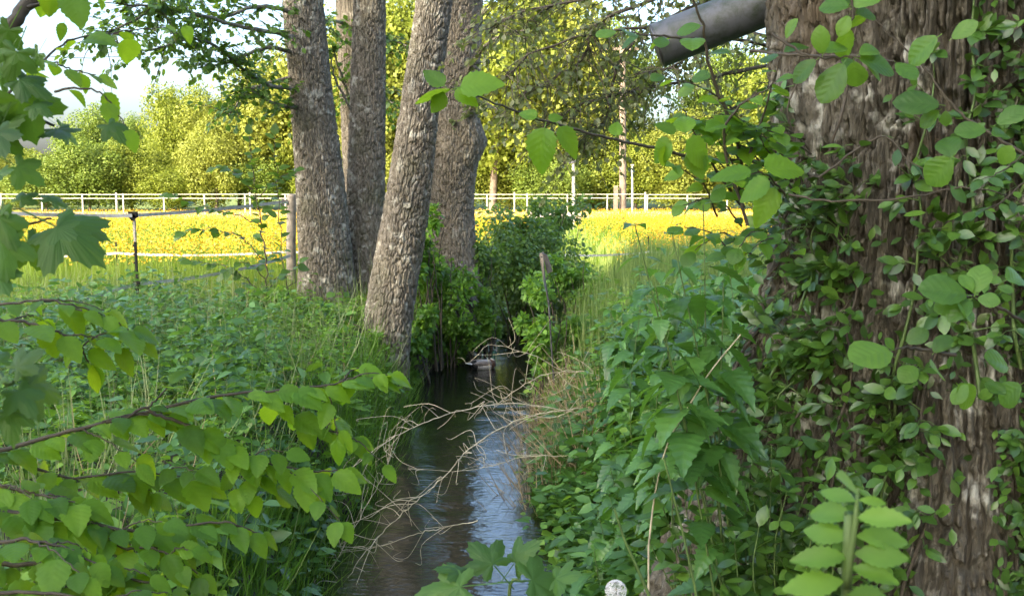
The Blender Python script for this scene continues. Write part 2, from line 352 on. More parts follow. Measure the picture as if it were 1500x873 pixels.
# water: a rippled sheet in the channel
wy = np.arange(2.0, 24, .06); wu = np.linspace(-1.25, 1.25, 40)
WU, WY = np.meshgrid(wu, wy); WX = xc(WY) + WU
amp = np.clip(.45+1.1*vnoise(WX*.8+4, WY*.7, 4.), .08, 1.3); rip = amp*(.0045*vnoise(WX*2.2, WY*6, 1.) + .0022*vnoise(WX*5, WY*13, 2.)) + .0008*np.sin(WY*19 + 4*vnoise(WX*1.5, WY*.8, 0))
m, n, l, b = new_mat('stream_water'); b.inputs['Base Color'].default_value = (.010, .012, .007, 1); b.inputs['Roughness'].default_value = .03; b.inputs['IOR'].default_value = 2.2
tc = n.new('ShaderNodeTexCoord'); mp = n.new('ShaderNodeMapping'); mp.inputs['Scale'].default_value = (6, 17, 1); l.new(tc.outputs['Object'], mp.inputs[0])
nz = n.new('ShaderNodeTexNoise'); nz.inputs['Scale'].default_value = 1.6; nz.inputs['Detail'].default_value = 4; l.new(mp.outputs[0], nz.inputs['Vector'])
bp = n.new('ShaderNodeBump'); bp.inputs['Strength'].default_value = .24; bp.inputs['Distance'].default_value = .02; l.new(nz.outputs['Fac'], bp.inputs['Height']); l.new(bp.outputs[0], b.inputs['Normal'])
tag(link('stream_water', mesh_np('stream_water', np.stack([WX, WY, WATER+rip], -1).reshape(-1, 3), grid_faces(40, len(wy)), m)), 'dark rippled water of the narrow stream', 'water', kind='structure')

# ------------------------------------------------------------------ trunks
def trunk_arrays(zs, cx, cy_, r, ths, ncirc, zcell, depth, seed, warp=.5, extra=None, crack=.24, ra=.5, rb=.8):
    TH, Z = np.meshgrid(ths, zs); u = TH/(2*np.pi)
    CX, CY, R = (np.interp(zs, *c)[:, None] for c in (cx, cy_, r))
    nx, ny = np.cos(TH), np.sin(TH)
    rag = fbm(nx*R*17+seed, ny*R*17, Z*9, 3); rag2 = fbm(nx*R*21, ny*R*21+seed, Z*11+5, 3)
    wa = fbm(nx*2.2+seed, ny*2.2, Z*1.1, 3)*warp*3 + rag*ra; wb = fbm(nx*3+seed, ny*3, Z*2+9, 3)*warp*2 + rag2*rb
    ua = np.mod(u*ncirc, ncirc)
    F1, F2, cid = worley(ua + wa, Z/zcell + wb, ncirc, seed)
    G1, G2, cid2 = worley(ua*2 + wa*1.6 + 3, Z/zcell*1.7 + wb*1.5, ncirc*2, seed+3)
    pl = sstep(.02, crack, F2-F1); pl2 = sstep(.0, crack*1.1, G2-G1)
    fine = fbm(nx*R*34+seed, ny*R*34, Z*16, 3)
    big = fbm(nx*1.2+seed*3, ny*1.2, Z*.7, 3)
    rr = R*(1+.10*big) + depth*(pl*(.5+.3*cid+.28*pl2+.12*cid2)-.6) + depth*.6*fine*(.35+.65*pl)
    if extra is not None: rr = rr + extra(TH, Z)
    v = np.stack([CX+rr*nx, CY+rr*ny, Z], -1)
    return v.reshape(-1, 3), grid_faces(len(ths), len(zs), True)
TH96 = np.concatenate([np.linspace(math.radians(170), math.radians(370), 170, endpoint=False), np.linspace(math.radians(370), math.radians(530), 40, endpoint=False)])
def px_trunk(pts, Y, zmin, ztop, mat, seed, depth=.025, ncell=.034, zc=.115, extra=None):
    """pts: (px, py, width px); returns trunk mesh and centre/radius interpolants"""
    c = [P(a, b_, Y) for a, b_, _ in pts]; zz = [q.z for q in c]; o = np.argsort(zz)
    zz = np.array(zz)[o]; xx = np.array([q.x for q in c])[o]; rr = np.array([p_[2] for p_ in pts])[o]*Y/FPX/2
    sl_ = (xx[-1]-xx[-2])/(zz[-1]-zz[-2]); rs = .55
    zz = np.concatenate([zz, [ztop]]); xx = np.concatenate([xx, [xx[-1]+sl_*.6*(ztop-zz[-2])]]); rr = np.concatenate([rr, [rr[-1]*rs]])
    zs = np.concatenate([np.arange(zmin, 4.1, .0135), np.arange(4.3, ztop, .2)])
    # smooth the centre line
    zg = np.arange(zmin, ztop+.1, .1); ker = np.ones(7)/7; sm = lambda a: np.convolve(np.pad(np.interp(zg, zz, a), 3, mode='edge'), ker, 'valid')
    cx, r = (zg, sm(xx)), (zg, sm(rr)); cyy = (zg, np.full_like(zg, Y))
    n_c = int(2*np.pi*rr.mean()/ncell)
    v, f = trunk_arrays(zs, cx, cyy, r, TH96, n_c, zc, depth, seed, extra=extra)
    fx = lambda z: (float(np.interp(z, *cx)), Y, float(np.interp(z, *r)))
    return mesh_np('trunk', v, f, M[mat]), fx
def limb(parent, pts, r0, r1, mat='alder_bark', n=7, name='branch'):
    path = wobble(smooth_path(pts, 6), .012); k = len(path)
    v, f = tube_arrays(path, np.linspace(r0, r1, k), n); return link(name, mesh_np(name, v, f, M[mat]), parent), path

def spray(paths, dens, lsize, spread=.45, droop=.15, twig_r=.006, nleaf=9, seed=0):
    """twigs and leaves along limb paths -> (twig arrays, leaf arrays)"""
    tw = []; Pp, D, N, S = [], [], [], []
    for path in paths:
        path = [Vector(q) for q in path]; ln = sum((path[i+1]-path[i]).length for i in range(len(path)-1))
        for _ in range(max(2, int(ln*dens))):
            t = U(.08, 1)**.8*(len(path)-1); i = min(int(t), len(path)-2); s = path[i].lerp(path[i+1], t-i)
            ax = (path[i+1]-path[i]).normalized()
            d = Vector((U(-1, 1), U(-1, 1), U(-.6, .6))).normalized(); d = (d + ax*.6).normalized(); lnn = U(.4, 1.)*spread
            e = s + d*lnn + Vector((0, 0, -droop*lnn)); mid = s.lerp(e, .5) + Vector((U(-.05, .05), U(-.05, .05), .06*lnn))
            tp = smooth_path([s, mid, e], 3); tw.append(tube_arrays(tp, np.linspace(twig_r, twig_r*.35, len(tp)), 3))
            for k in range(nleaf):
                q = tp[min(len(tp)-1, int(U(.1, 1)*len(tp)))]
                Pp.append(q + Vector((U(-.03, .03), U(-.03, .03), U(-.03, .03)))); dd = (e-s).normalized() + Vector((U(-1, 1), U(-1, 1), U(-.9, .4)))
                D.append(dd); N.append((U(-.7, .7), U(-.7, .7), 1)); S.append(lsize*U(.6, 1.25))
    lv = scatter(tmpl_leaf(.40), np.array([tuple(q) for q in Pp]), np.array([tuple(q) for q in D]), np.array(N), np.array(S))
    return join(tw), lv

SPRAYS = {}
def tree(name, label, pts, Y, ztop, mat, seed, group=None, zmin=-.9, **kw):
    me, fx = px_trunk(pts, Y, zmin, ztop, mat, seed, **kw)
    b0 = fx(0); t = thing(name, label, 'tree', (b0[0], Y, min(0, float(gz(b0[0], Y)))), group)
    link('trunk', me, t); return t, fx
def foliage(t, limbs, dens, lsize, r0=.03, mat='spray', bark='alder_bark', **kw):
    """limbs: lists of points; limbs become branch parts, leaves one crown part"""
    paths = []
    for pts in limbs: _, pa = limb(t, pts, r0, r0*.25, bark); paths.append(pa)
    tw, lv = spray(paths, dens, lsize, **kw)
    link('twigs', mesh_np('twigs', *tw, M['twig']), t)['kind'] = 'stuff'
    link('crown', mesh_np('crown', *lv, M[mat]), t)['kind'] = 'stuff'
def top_limbs(fx, z0, z1, n, reach, up=.35, az=None):
    out = []
    for k in range(n):
        z = z0 + (z1-z0)*k/max(1, n-1); x, y, r = fx(z); a = (k*2.4 + U(-.4, .4)) if az is None else U(*az)
        d = Vector((math.cos(a), math.sin(a), up)); s = Vector((x, y, z)); rc = reach*U(.7, 1.1)
        out.append([s, s + d*rc*.5 + Vector((0, 0, .1)), s + d*rc + Vector((0, 0, -.15*rc))])
    return out

# T1 left alder
t1, f1 = tree('alder_tree', 'leftmost of the tall grey alder trunks, straight, beside the wooden post', [(443, 0, 57), (457, 150, 60), (472, 300, 69), (478, 400, 76), (480, 450, 92), (482, 500, 110)], 12.3, 9.5, 'alder_bark', 3, zmin=-.4)
s1 = lambda z: Vector((f1(z)[0], f1(z)[1], z))
foliage(t1, [[s1(2.75), P(380, 118, 11.6), P(300, 60, 10.8), P(215, 75, 10.2)],
             [s1(3.4), P(360, 40, 11.2), P(260, 15, 10.3), P(170, 5, 9.6)],
             [s1(3.0), P(370, 130, 11.8), P(335, 170, 11.2)],
             [s1(4.2), P(330, -50, 11), P(230, 10, 10), P(140, 60, 9.4)], [s1(3.2), P(390, 70, 11.8), P(340, 90, 11.2), P(290, 100, 10.8)], [s1(3.7), P(380, 10, 11.6), P(320, 30, 11), P(250, 50, 10.4)], [s1(2.5), P(400, 150, 11.8), P(365, 130, 11.4)]] + top_limbs(f1, 4.6, 9, 7, 2.6), 17, .075, spread=.55, nleaf=11)
# T5 further back, behind T2
t5, f5 = tree('alder_tree', 'slim alder trunk half hidden behind the middle trunk of the clump', [(516, 0, 46), (522, 150, 44), (530, 300, 48), (536, 400, 55)], 15.2, 9, 'brown_bark', 21, zmin=-.4, depth=.022)
s5 = lambda z: Vector((f5(z)[0], f5(z)[1], z))
foliage(t5, [[s5(2.6), P(500, 110, 14.6), P(485, 60, 14.2)], [s5(3.3), P(560, 60, 14.5), P(600, 70, 14)], [s5(2.9), P(540, 130, 14.6), P(585, 160, 14.2)], [s5(4), P(480, 30, 14.4), P(440, 40, 13.8)]] + top_limbs(f5, 4.8, 8.5, 4, 2.2), 18, .08, spread=.55, nleaf=11)
# T2 middle
t2, f2 = tree('alder_tree', 'dark middle alder trunk between the straight left and the leaning trunk', [(541, 0, 44), (538, 150, 50), (535, 300, 55), (538, 420, 58), (540, 470, 70)], 12.9, 9.5, 'alder_bark', 8, zmin=-.5)
foliage(t2, top_limbs(f2, 4.6, 9, 8, 2.4), 10, .08, spread=.55, nleaf=8)
limb(t2, [Vector((f2(2.3)[0], 12.9, 2.25)), P(495, 125, 12.6), P(484, 85, 12.5)], .02, .008)
# T3 leaning trunk
t3, f3 = tree('alder_tree', 'nearest grey alder trunk leaning right, its foot in the stream edge', [(636, 0, 50), (615, 150, 54), (597, 300, 61), (580, 400, 67), (568, 470, 70), (566, 530, 66), (572, 580, 56), (582, 640, 52)], 10.6, 9.5, 'alder_bark', 5, zmin=-1.05, depth=.028)
foliage(t3, top_limbs(f3, 4.4, 9, 7, 2.2, az=(2.0, 4.6)), 10, .08, spread=.55, nleaf=8)
# T4 burl
def burl(TH, Z):
    a = np.exp(-((Z-2.25)/.22)**2)*np.clip(np.cos(TH-.2), 0, 1)*.10
    return a + np.exp(-((Z-2.05)/.3)**2)*.04*(1+fbm(np.cos(TH)*5, np.sin(TH)*5, Z*5, 3))
t4, f4 = tree('alder_tree', 'brownish trunk with a swollen burl rising behind the leaning trunk', [(672, 0, 68), (668, 100, 66), (664, 200, 66), (659, 300, 66), (662, 380, 72), (668, 450, 86)], 13.6, 10, 'brown_bark', 14, zmin=-.5, depth=.026, extra=burl)
s4 = lambda z: Vector((f4(z)[0], f4(z)[1], z))
for k in range(13):
    x0, x1 = U(640, 690), U(655, 722); yb = U(500, 535); limb(t4, [P(x0, U(400, 430), 13.35), P((x0+x1)/2+U(-6, 10), U(440, 465), 13.1), P(x1, U(480, 500), 12.95), P(x1+U(-4, 10), yb, 12.8)], U(.025, .045), U(.008, .018), 'old_bark', 8, 'root')
foliage(t4, [[s4(2.9), P(720, 60, 12.8), P(790, 40, 12)], [s4(2.4), P(705, 150, 13), P(750, 180, 12.4)]] + top_limbs(f4, 4.8, 9.5, 7, 2.4, az=(1.8, 4.4)), 15, .075, spread=.5, mat='greyspray', nleaf=10)

# massive old trunk on the right
BZ = np.concatenate([np.arange(-.5, 0, .02), np.arange(0, 2.6, .0062), np.arange(2.6, 8, .15)])
BTH = np.concatenate([np.linspace(math.radians(165), math.radians(320), 470, endpoint=False), np.linspace(math.radians(320), math.radians(525), 60, endpoint=False)])
edge = [(0, 1156), (100, 1150), (200, 1147), (300, 1150), (400, 1141), (480, 1118), (560, 1090), (640, 1058), (720, 1036), (800, 1012), (873, 985)]
BY = 3.9; bz_, bl_ = [], []
for py, px in edge: q = P(px, py, BY-.1); bz_.append(q.z); bl_.append(q.x)
bz_ = np.array(bz_[::-1]); bl_ = np.array(bl_[::-1]); BXC = 1.80
br_ = BXC - bl_; bz2 = np.concatenate([[-.5], bz_, [8]]); br2 = np.concatenate([[br_[0]+.15], br_, [.5]]); BFL = br2 - .65; br2 = np.array([.80, .78, .76, .74, .72, .70, .68] + [.66]*(len(br2)-8) + [.5])
def butt(TH, Z):
    fl = np.clip((1.35-Z)/1.35, 0, 1); flare = np.interp(Z, bz2, BFL) - (np.interp(Z, bz2, br2)-.65)
    dth = TH-math.radians(188)
    left = flare*np.exp(-(dth/.62)**2)*np.where(dth < 0, 1, 1) + .10*np.cos(dth*7)*fl*np.exp(-(dth/.9)**2)
    root2 = .22*fl**2*np.exp(-((TH-math.radians(248))/.22)**2) + .2*fl**2*np.exp(-((TH-math.radians(300))/.25)**2)
    cleft = -.15*np.exp(-((TH-math.radians(268)-.05*np.sin(Z*3))/.10)**2)*(.6+.4*fl) - .08*np.exp(-((TH-math.radians(228)-.06*np.sin(Z*2.2))/.07)**2)
    return left + root2 + cleft
bv, bf = trunk_arrays(BZ, (np.array([-1, 9]), np.array([BXC, BXC])), (np.array([-1, 9]), np.array([BY, BY+.3])), (bz2, br2), BTH, 118, .36, .052, 40, warp=.4, extra=butt, crack=.36, ra=.42, rb=.7)
big = thing('alder_tree', 'massive old trunk with deep furrowed bark overgrown by glossy creeper', 'tree', (BXC, BY, 0))
link('trunk', mesh_np('trunk', bv, bf, M['old_bark']), big)
BV = bv.reshape(len(BZ), len(BTH), 3)
def bsurf(th, z):
    """point on the bark and its outward normal"""
    i = int(np.argmin(np.abs(BZ-z))); j = int(np.argmin(np.abs(BTH-th))); return Vector(BV[i, j]), Vector((math.cos(th), math.sin(th), .05)).normalized()
big_limbs = []
for k in range(9):
    z = 4.4 + k*.4; a = k*2.4; s = Vector((BXC, BY+.2, z)); d = Vector((math.cos(a), math.sin(a), .35)); big_limbs.append([s, s+d*1.6, s+d*3+Vector((0, 0, -.4))])
foliage(big, big_limbs, 9, .09, r0=.07, spread=.6, nleaf=8, bark='old_bark')

# ------------------------------------------------------------------ leafy twigs (branch part > leaf sub-parts)
TOCAM = lambda q: (CAM - q).normalized()
def leafy(parent, pts, kind, size, spacing, r0=.005, r1=.0015, mat='twig', face=.5, droop=.35, start=.15, wob=.003, side=1., tip=True, name='branch', n=5):
    path = wobble(smooth_path(pts, 7), wob); v, f = tube_arrays(path, np.linspace(r0, r1, len(path)), n)
    br = link(name, mesh_np(name, v, f, M[mat]), parent)
    ln = [0]
    for i in range(len(path)-1): ln.append(ln[-1]+(path[i+1]-path[i]).length)
    s = ln[-1]*start; k = random.randrange(2)
    while s < ln[-1]:
        i = max(j for j in range(len(ln)-1) if ln[j] <= s); q = path[i].lerp(path[i+1], (s-ln[i])/(ln[i+1]-ln[i]+1e-9)); ax = (path[i+1]-path[i]).normalized()
        sd_ = ax.cross(Vector((0, 0, 1))); sd_ = sd_.normalized() if sd_.length > .1 else Vector((1, 0, 0))
        d = ax*U(.3, .8) + sd_*side*(1 if k % 2 else -1)*U(.5, 1) + Vector((0, 0, -droop*U(.2, 1.6)))
        nr = Vector((U(-.35, .35), U(-.35, .35), 1)) + TOCAM(q)*face*U(-.3, 1.6)
        put_leaf(kind, br, q, d, nr, size*U(.65, 1.2)); k += 1; s += spacing*U(.7, 1.3)
    if tip: put_leaf(kind, br, path[-1], (path[-1]-path[-3]).normalized()+Vector((0, 0, -.3)), Vector((0, 0, 1))+TOCAM(path[-1])*face, size*U(.8, 1.1))
    return br, path
def PP(lst, Y0, Y1=None):
    Y1 = Y1 or Y0; m_ = max(1, len(lst)-1); return [P(a, b_, Y0+(Y1-Y0)*i/m_) for i, (a, b_) in enumerate(lst)]
def at_leaf(parent, kind, px, py, tx, ty, Y, size=None, face=.8, nr=None, name='leaf'):
    """one leaf whose stalk starts at a pixel and whose tip points to another"""
    a = P(px, py, Y); e = P(tx, ty, Y+U(-.06, .06)); d = e-a
    nv = nr or (Vector((U(-.3, .3), U(-.3, .1), .7)) + TOCAM(a)*face)
    return put_leaf(kind, parent, a, d, nv, size or d.length/1.15*(1.1 if kind == 'maple' and px < 400 else 1.35 if kind == 'maple' else 1), name)

# ---- twigs of the old tree
br, _ = leafy(big, PP([(1160, 265), (1105, 237), (1040, 235), (960, 218), (880, 200), (800, 178), (735, 155), (660, 128)], 3.7, 2.6), 'alder', .085, .5, .008, .002, tip=False, start=.99)
for a in [(800, 178, 785, 250, 2.75), (815, 180, 850, 228, 2.75), (790, 175, 760, 160, 2.75), (800, 175, 825, 170, 2.8), (655, 130, 620, 100, 2.6), (655, 132, 630, 165, 2.6), (665, 130, 735, 115, 2.6), (662, 130, 700, 150, 2.6),
          (960, 218, 985, 240, 2.95), (990, 205, 950, 235, 2.95), (1000, 200, 1045, 245, 2.95), (1005, 200, 1000, 160, 2.95), (1010, 215, 1030, 260, 3.), (900, 203, 905, 175, 2.85), (995, 195, 960, 180, 2.95)]:
    at_leaf(br, 'hazel', *a)
br, _ = leafy(big, PP([(1085, 290), (1085, 235), (1070, 180), (1050, 130), (1035, 80), (1030, 40), (1015, 0), (1005, -40)], 3.5, 3.2), 'alder', .07, .1, .009, .003, face=.9)
leafy(big, PP([(1082, 280), (1110, 190), (1130, 130), (1150, 60)], 3.4, 3.2), 'alder', .07, .055, .006, .002, face=.8)
leafy(big, PP([(1095, 330), (1060, 210), (1080, 160), (1110, 140), (1135, 120)], 3.3, 3.1), 'hazel', .075, .06, .006, .002, face=.8)
leafy(big, PP([(1085, 300), (1050, 250), (1020, 200), (1000, 160)], 3.45, 3.2), 'hazel', .092, .07, .006, .002, face=.8)
leafy(big, PP([(1032, 60), (990, 55), (950, 52), (905, 45)], 3.2, 3.0), 'alder', .07, .075, .005, .002, face=.8)
for k in range(20):
    x0, y0 = U(1030, 1150), U(125, 350); leafy(big, PP([(x0+U(20, 50), y0+U(10, 60)), (x0, y0), (x0-U(20, 70), y0-U(-30, 60))], 3.5, 3.3), random.choice(['alder', 'hazel']), U(.05, .08), .05, .004, .0015, face=.9)
leafy(big, PP([(1100, 75), (1180, 82), (1250, 82), (1310, 90)], 3.0, 2.6), 'alder', .07, .3, .005, .002)
br, _ = leafy(big, PP([(1130, 50), (1190, 83), (1260, 84)], 2.5, 2.4), 'alder', .08, .5, .004, .002, tip=False, start=.99)
for a in [(1200, 85, 1158, 118, 2.4), (1205, 84, 1200, 40, 2.4), (1250, 84, 1315, 100, 2.4), (1255, 82, 1290, 65, 2.4), (1250, 86, 1255, 130, 2.4), (1240, 86, 1200, 148, 2.4), (1205, 80, 1240, 60, 2.4)]: at_leaf(br, 'alder', *a)
br, _ = leafy(big, PP([(1240, -40), (1250, 20), (1240, 40)], 2.4, 2.4), 'alder', .08, .5, .004, .002, tip=False, start=.99)
for a in [(1245, 15, 1290, -20, 2.4), (1250, 10, 1200, 5, 2.4), (1245, 20, 1230, 50, 2.4), (1250, 20, 1285, 20, 2.4)]: at_leaf(br, 'alder', *a)
br, _ = leafy(big, PP([(1520, 240), (1450, 195), (1400, 160), (1345, 90), (1270, 20)], 2.9, 3.0), 'alder', .08, .5, .006, .002, tip=False, start=.99)
for a in [(1385, 155, 1310, 145, 2.7), (1385, 160, 1385, 185, 2.7), (1380, 50, 1325, 90, 2.6), (1390, 60, 1430, 30, 2.6), (1450, 190, 1400, 190, 2.7), (1455, 185, 1505, 155, 2.7), (1450, 200, 1480, 190, 2.7), (1400, 225, 1355, 270, 2.6), (1395, 235, 1385, 195, 2.6), (1465, 245, 1480, 215, 2.7), (1475, 250, 1440, 260, 2.7), (1380, 160, 1345, 185, 2.7)]: at_leaf(br, 'alder', *a)
br, _ = leafy(big, PP([(1520, 480), (1480, 460), (1425, 435), (1400, 440)], 2.3, 2.1), 'alder', .08, .5, .005, .002, tip=False, start=.99)
for a in [(1427, 435, 1440, 385, 2.1), (1428, 437, 1465, 440, 2.1), (1424, 434, 1355, 415, 2.1), (1425, 437, 1368, 452, 2.1), (1425, 437, 1392, 462, 2.1), (1470, 412, 1505, 400, 2.2), (1460, 420, 1485, 425, 2.2), (1427, 430, 1410, 400, 2.1)]: at_leaf(br, 'alder', *a)
br, _ = leafy(big, PP([(1400, 520), (1340, 510), (1310, 512)], 2.3, 2.2), 'alder', .08, .5, .005, .002, tip=False, start=.99)
for a in [(1312, 512, 1248, 522, 2.2), (1310, 514, 1300, 495, 2.2), (1325, 505, 1358, 482, 2.2), (1365, 520, 1392, 488, 2.25), (1345, 535, 1320, 555, 2.25), (1360, 535, 1385, 545, 2.25), (1420, 560, 1395, 590, 2.4), (1440, 560, 1470, 570, 2.4), (1400, 560, 1430, 595, 2.4), (1500, 560, 1460, 590, 2.4), (1480, 540, 1450, 520, 2.4)]: at_leaf(br, 'alder', *a)
br, _ = leafy(big, PP([(1155, 285), (1220, 295), (1330, 290), (1420, 275), (1510, 300)], 3.0, 2.7), 'alder', .06, .5, .004, .002, tip=False, start=.99)
leafy(big, PP([(1510, 260), (1460, 300), (1430, 310)], 2.7, 2.6), 'vine', .05, .03, .003, .001, face=.9)
leafy(big, PP([(1510, 215), (1470, 250), (1440, 262)], 2.7, 2.6), 'vine', .05, .03, .003, .001, face=.9)
leafy(big, PP([(1200, 260), (1290, 200), (1330, 235), (1390, 270)], 3.0, 2.8), 'vine', .06, .06, .004, .001, face=.9)
br, _ = leafy(big, PP([(1150, 285), (1130, 262), (1110, 250)], 2.6, 2.5), 'hazel', .09, .5, .003, .002, tip=False, start=.99)
at_leaf(br, 'hazel', 1110, 248, 1185, 240, 2.5); at_leaf(br, 'hazel', 1135, 262, 1080, 290, 2.6); at_leaf(br, 'hazel', 1140, 268, 1105, 330, 2.6)

# ---- evergreen creeper on the trunk: one thing per stem
DENS = .75
def vine(label, th0, z0, z1, n, size, lift=.02, drift=.5, spread=.10, group='creeper stems climbing the massive trunk'):
    pts = []; th = th0
    zs = np.linspace(z0, z1, 12)
    for i, z in enumerate(zs):
        q, nn = bsurf(th, z); pts.append(q + nn*(.025+lift*U(.3, 1))); th += U(-1, 1)*.05 + drift*.05
    t = thing('creeper_vine', label, 'creeper', pts[0], group)
    path = smooth_path(pts, 4); v, f = tube_arrays(path, np.linspace(.008, .003, len(path)), 5); link('stem', mesh_np('stem', v, f, M['greentwig'] if U(0, 1) < .4 else M['twig']), t)
    k = 0
    while k < n:
        q = random.choice(path); th_ = math.atan2(q.y-BY, q.x-BXC); nn = Vector((math.cos(th_), math.sin(th_), 0)); tg = Vector((-nn.y, nn.x, 0))
        # side shoot carrying a few leaves
        d = (nn*U(.2, 1) + tg*U(-1, 1) + Vector((0, 0, U(-.4, .8)))).normalized(); ln = U(.2, 1)*spread; c = q + nn*.01
        e = c + d*ln; sv, sf = tube_arrays([c, c.lerp(e, .5)+Vector((0, 0, .01)), e], [.003, .002, .0012], 4); sh = link('shoot', mesh_np('shoot', sv, sf, M['greentwig']), t)
        for j in range(random.randint(3, 6)):
            p_ = c.lerp(e, U(.3, 1)); dd = d*U(.3, 1) + tg*U(-1, 1) + nn*U(0, .6) + Vector((0, 0, U(-.7, .5))); nr = nn*U(.3, 1.2) + Vector((U(-.4, .4), U(-.4, .4), U(.3, 1.)))
            put_leaf('vine', sh, p_, dd, nr, size*U(.6, 1.25)); k += 1
    inner(t, th0 + drift*.2, z0, z1, int(n*1.5*DENS), size*.9, .13, .09)
R_ = math.radians
VT = leaf_grid(pr_vine, 4, 3, 0, 0, .14, .12, 0, 1, .5, .12); VT = (VT[0], np.concatenate([VT[1][:, [0, 1, 2]], VT[1][:, [0, 2, 3]]]))
def inner(t, th0, z0, z1, n_, size, dth, lift):
    th = RS.uniform(-1, 1, n_)*dth + th0; zz = RS.uniform(z0, z1, n_); Pp, Nn = [], []
    for a, z in zip(th, zz):
        q, nn = bsurf(a, z); Pp.append(tuple(q + nn*U(.012, lift))); Nn.append(tuple(nn))
    Nn = np.array(Nn); d = RS.normal(size=(n_, 3))*.8 + np.array([0, 0, -.2]) + Nn*.3; nr = Nn*RS.uniform(.3, 1.2, (n_, 1)) + np.array([0, 0, .6]) + RS.normal(size=(n_, 3))*.35
    o = link('inner_foliage', mesh_np('inner_foliage', *scatter(VT, np.array(Pp), d, nr, size*RS.uniform(.55, 1.15, n_)), M['vine']), t); o['kind'] = 'stuff'
vine('creeper stem along the left edge of the massive trunk', R_(190), .75, 2.0, 108, .066, .05, .1, .16)
vine('creeper stem just right of the trunk\'s left edge', R_(207), .35, 1.75, 93, .066, .04, .2, .14)
vine('creeper stem low on the left flare of the massive trunk', R_(200), .2, 1.1, 116, .066, .06, .2, .18)
DENS = .25
vine('creeper stem up the middle of the grey lit bark', R_(226), .5, 2.1, 85, .066, .03, .1, .12)
DENS = .5
vine('creeper stem rising beside the bare brown bark strip', R_(240), .1, 1.6, 131, .066, .04, .1, .14)
vine('creeper on the trunk directly behind the blurred pinnate shoot', R_(231), .1, 1.0, 124, .066, .04, .1, .16)
DENS = 1.0
vine('creeper filling the dark cleft right of the lit bark', R_(252), .9, 2.5, 131, .066, .04, .1, .16)
vine('dark creeper right of the bare brown bark strip', R_(272), .1, 1.3, 131, .066, .05, .0, .17)
vine('dark creeper near the right border of the frame, lower trunk', R_(285), .1, 1.0, 131, .066, .05, .0, .18)
vine('dark creeper near the right border, upper trunk', R_(278), 1.2, 2.5, 116, .066, .05, .0, .17)
DENS = .2
vine('sparse creeper high on the lit grey bark', R_(214), 1.3, 2.5, 34, .066, .02, .1, .08)
DENS = 1.0
vine('creeper stem crossing the left edge of the trunk at mid height', R_(196), .6, 1.7, 150, .064, .07, .1, .2)
vine('dense creeper low on the flare behind the creeper mounds', R_(212), .1, 1.0, 160, .064, .06, .1, .2)
DENS = .35
vine('creeper with bright young leaves left of the furrowed middle bark', R_(219), .5, 1.6, 140, .064, .05, .1, .16)
DENS = .9
vine('upper creeper hanging beside the ribbed leaves on the right', R_(262), 1.0, 2.4, 130, .056, .06, .05, .18)
vine('dense dark creeper at the bottom right corner', R_(262), .05, .8, 150, .058, .06, .05, .2)
def shrub_vine(label, cx_, cz, Y, n, rad):
    """bushy creeper mound at the foot of the trunk"""
    base = Vector((P(cx_, 900, Y).x, Y, float(gz(P(cx_, 900, Y).x, Y)))); t = thing('creeper_mound', label, 'creeper', base, 'bushy creeper at the foot of the trunk')
    c = P(cx_, cz, Y); k = 0
    while k < n:
        e = c + Vector((U(-1, 1)*rad, U(-.5, .5)*rad, U(-1, 1)*rad*1.1)); s = base + Vector((U(-.12, .12), U(-.1, .1), 0)); mid = s.lerp(e, .55) + Vector((U(-.05, .05), U(-.05, .05), .08))
        pa = smooth_path([s, mid, e], 4); v, f = tube_arrays(pa, np.linspace(.004, .0015, len(pa)), 4); st = link('stem', mesh_np('stem', v, f, M['greentwig']), t)
        for j in range(10):
            q = pa[min(len(pa)-1, int(U(.35, 1.05)*len(pa)))]; put_leaf('vine', st, q, Vector((U(-1, 1), U(-1, .6), U(-.5, .8))), Vector((U(-.5, .5), U(-.8, .2), 1)), .068*U(.65, 1.25)); k += 1
shrub_vine('bushy creeper mound left of the trunk foot, nearest the nettles', 1045, 720, 3.25, 210, .21)
shrub_vine('bushy creeper mound in front of the trunk\'s left flare', 1120, 760, 3.15, 230, .24)
shrub_vine('bushy creeper mound at the bottom edge below the flare', 1110, 850, 3.05, 200, .22)
shrub_vine('bushy creeper mound left of the blurred pinnate shoot', 1190, 810, 3.0, 210, .22)

# ---- nettles
def nettle(label, base, top, size, nodes, group=None, s=.28, r=.004):
    t = thing('stinging_nettle', label, 'nettle', base, group)
    base = Vector(base); top = Vector(top); H = (top-base).length
    mid = base.lerp(top, .5) + Vector((U(-.05, .05)*H, U(-.05, .05)*H, .06*H)); pa = smooth_path([base, mid, top], 8)
    v, f = tube_arrays(pa, np.linspace(r, r*.4, len(pa)), 5); st = link('stem', mesh_np('stem', v, f, M['greentwig']), t)
    a0 = U(0, 6.28)
    for i in range(nodes):
        tt = s + (1-s)*(i/(nodes-1))**.85; q = pa[min(len(pa)-1, int(tt*(len(pa)-1)))]; a = a0 + i*math.pi/2
        sz = size*(.6+.7*math.sin(math.pi*min(1, .25+.62*(i/(nodes-1)))))*(1 if i < nodes-2 else .6)
        for sgn in (0, math.pi):
            d = Vector((math.cos(a+sgn), math.sin(a+sgn), U(-.75, .1) + (.5 if i >= nodes-1 else 0))); nr = Vector((math.cos(a+sgn)*.5+U(-.3, .3), math.sin(a+sgn)*.5+U(-.3, .3), 1))
            put_leaf('nettle', t, q, d, nr, sz*U(.8, 1.15))
    return t
grp = 'nettles of the dense patch on the right bank'
k = 0; tries = 0
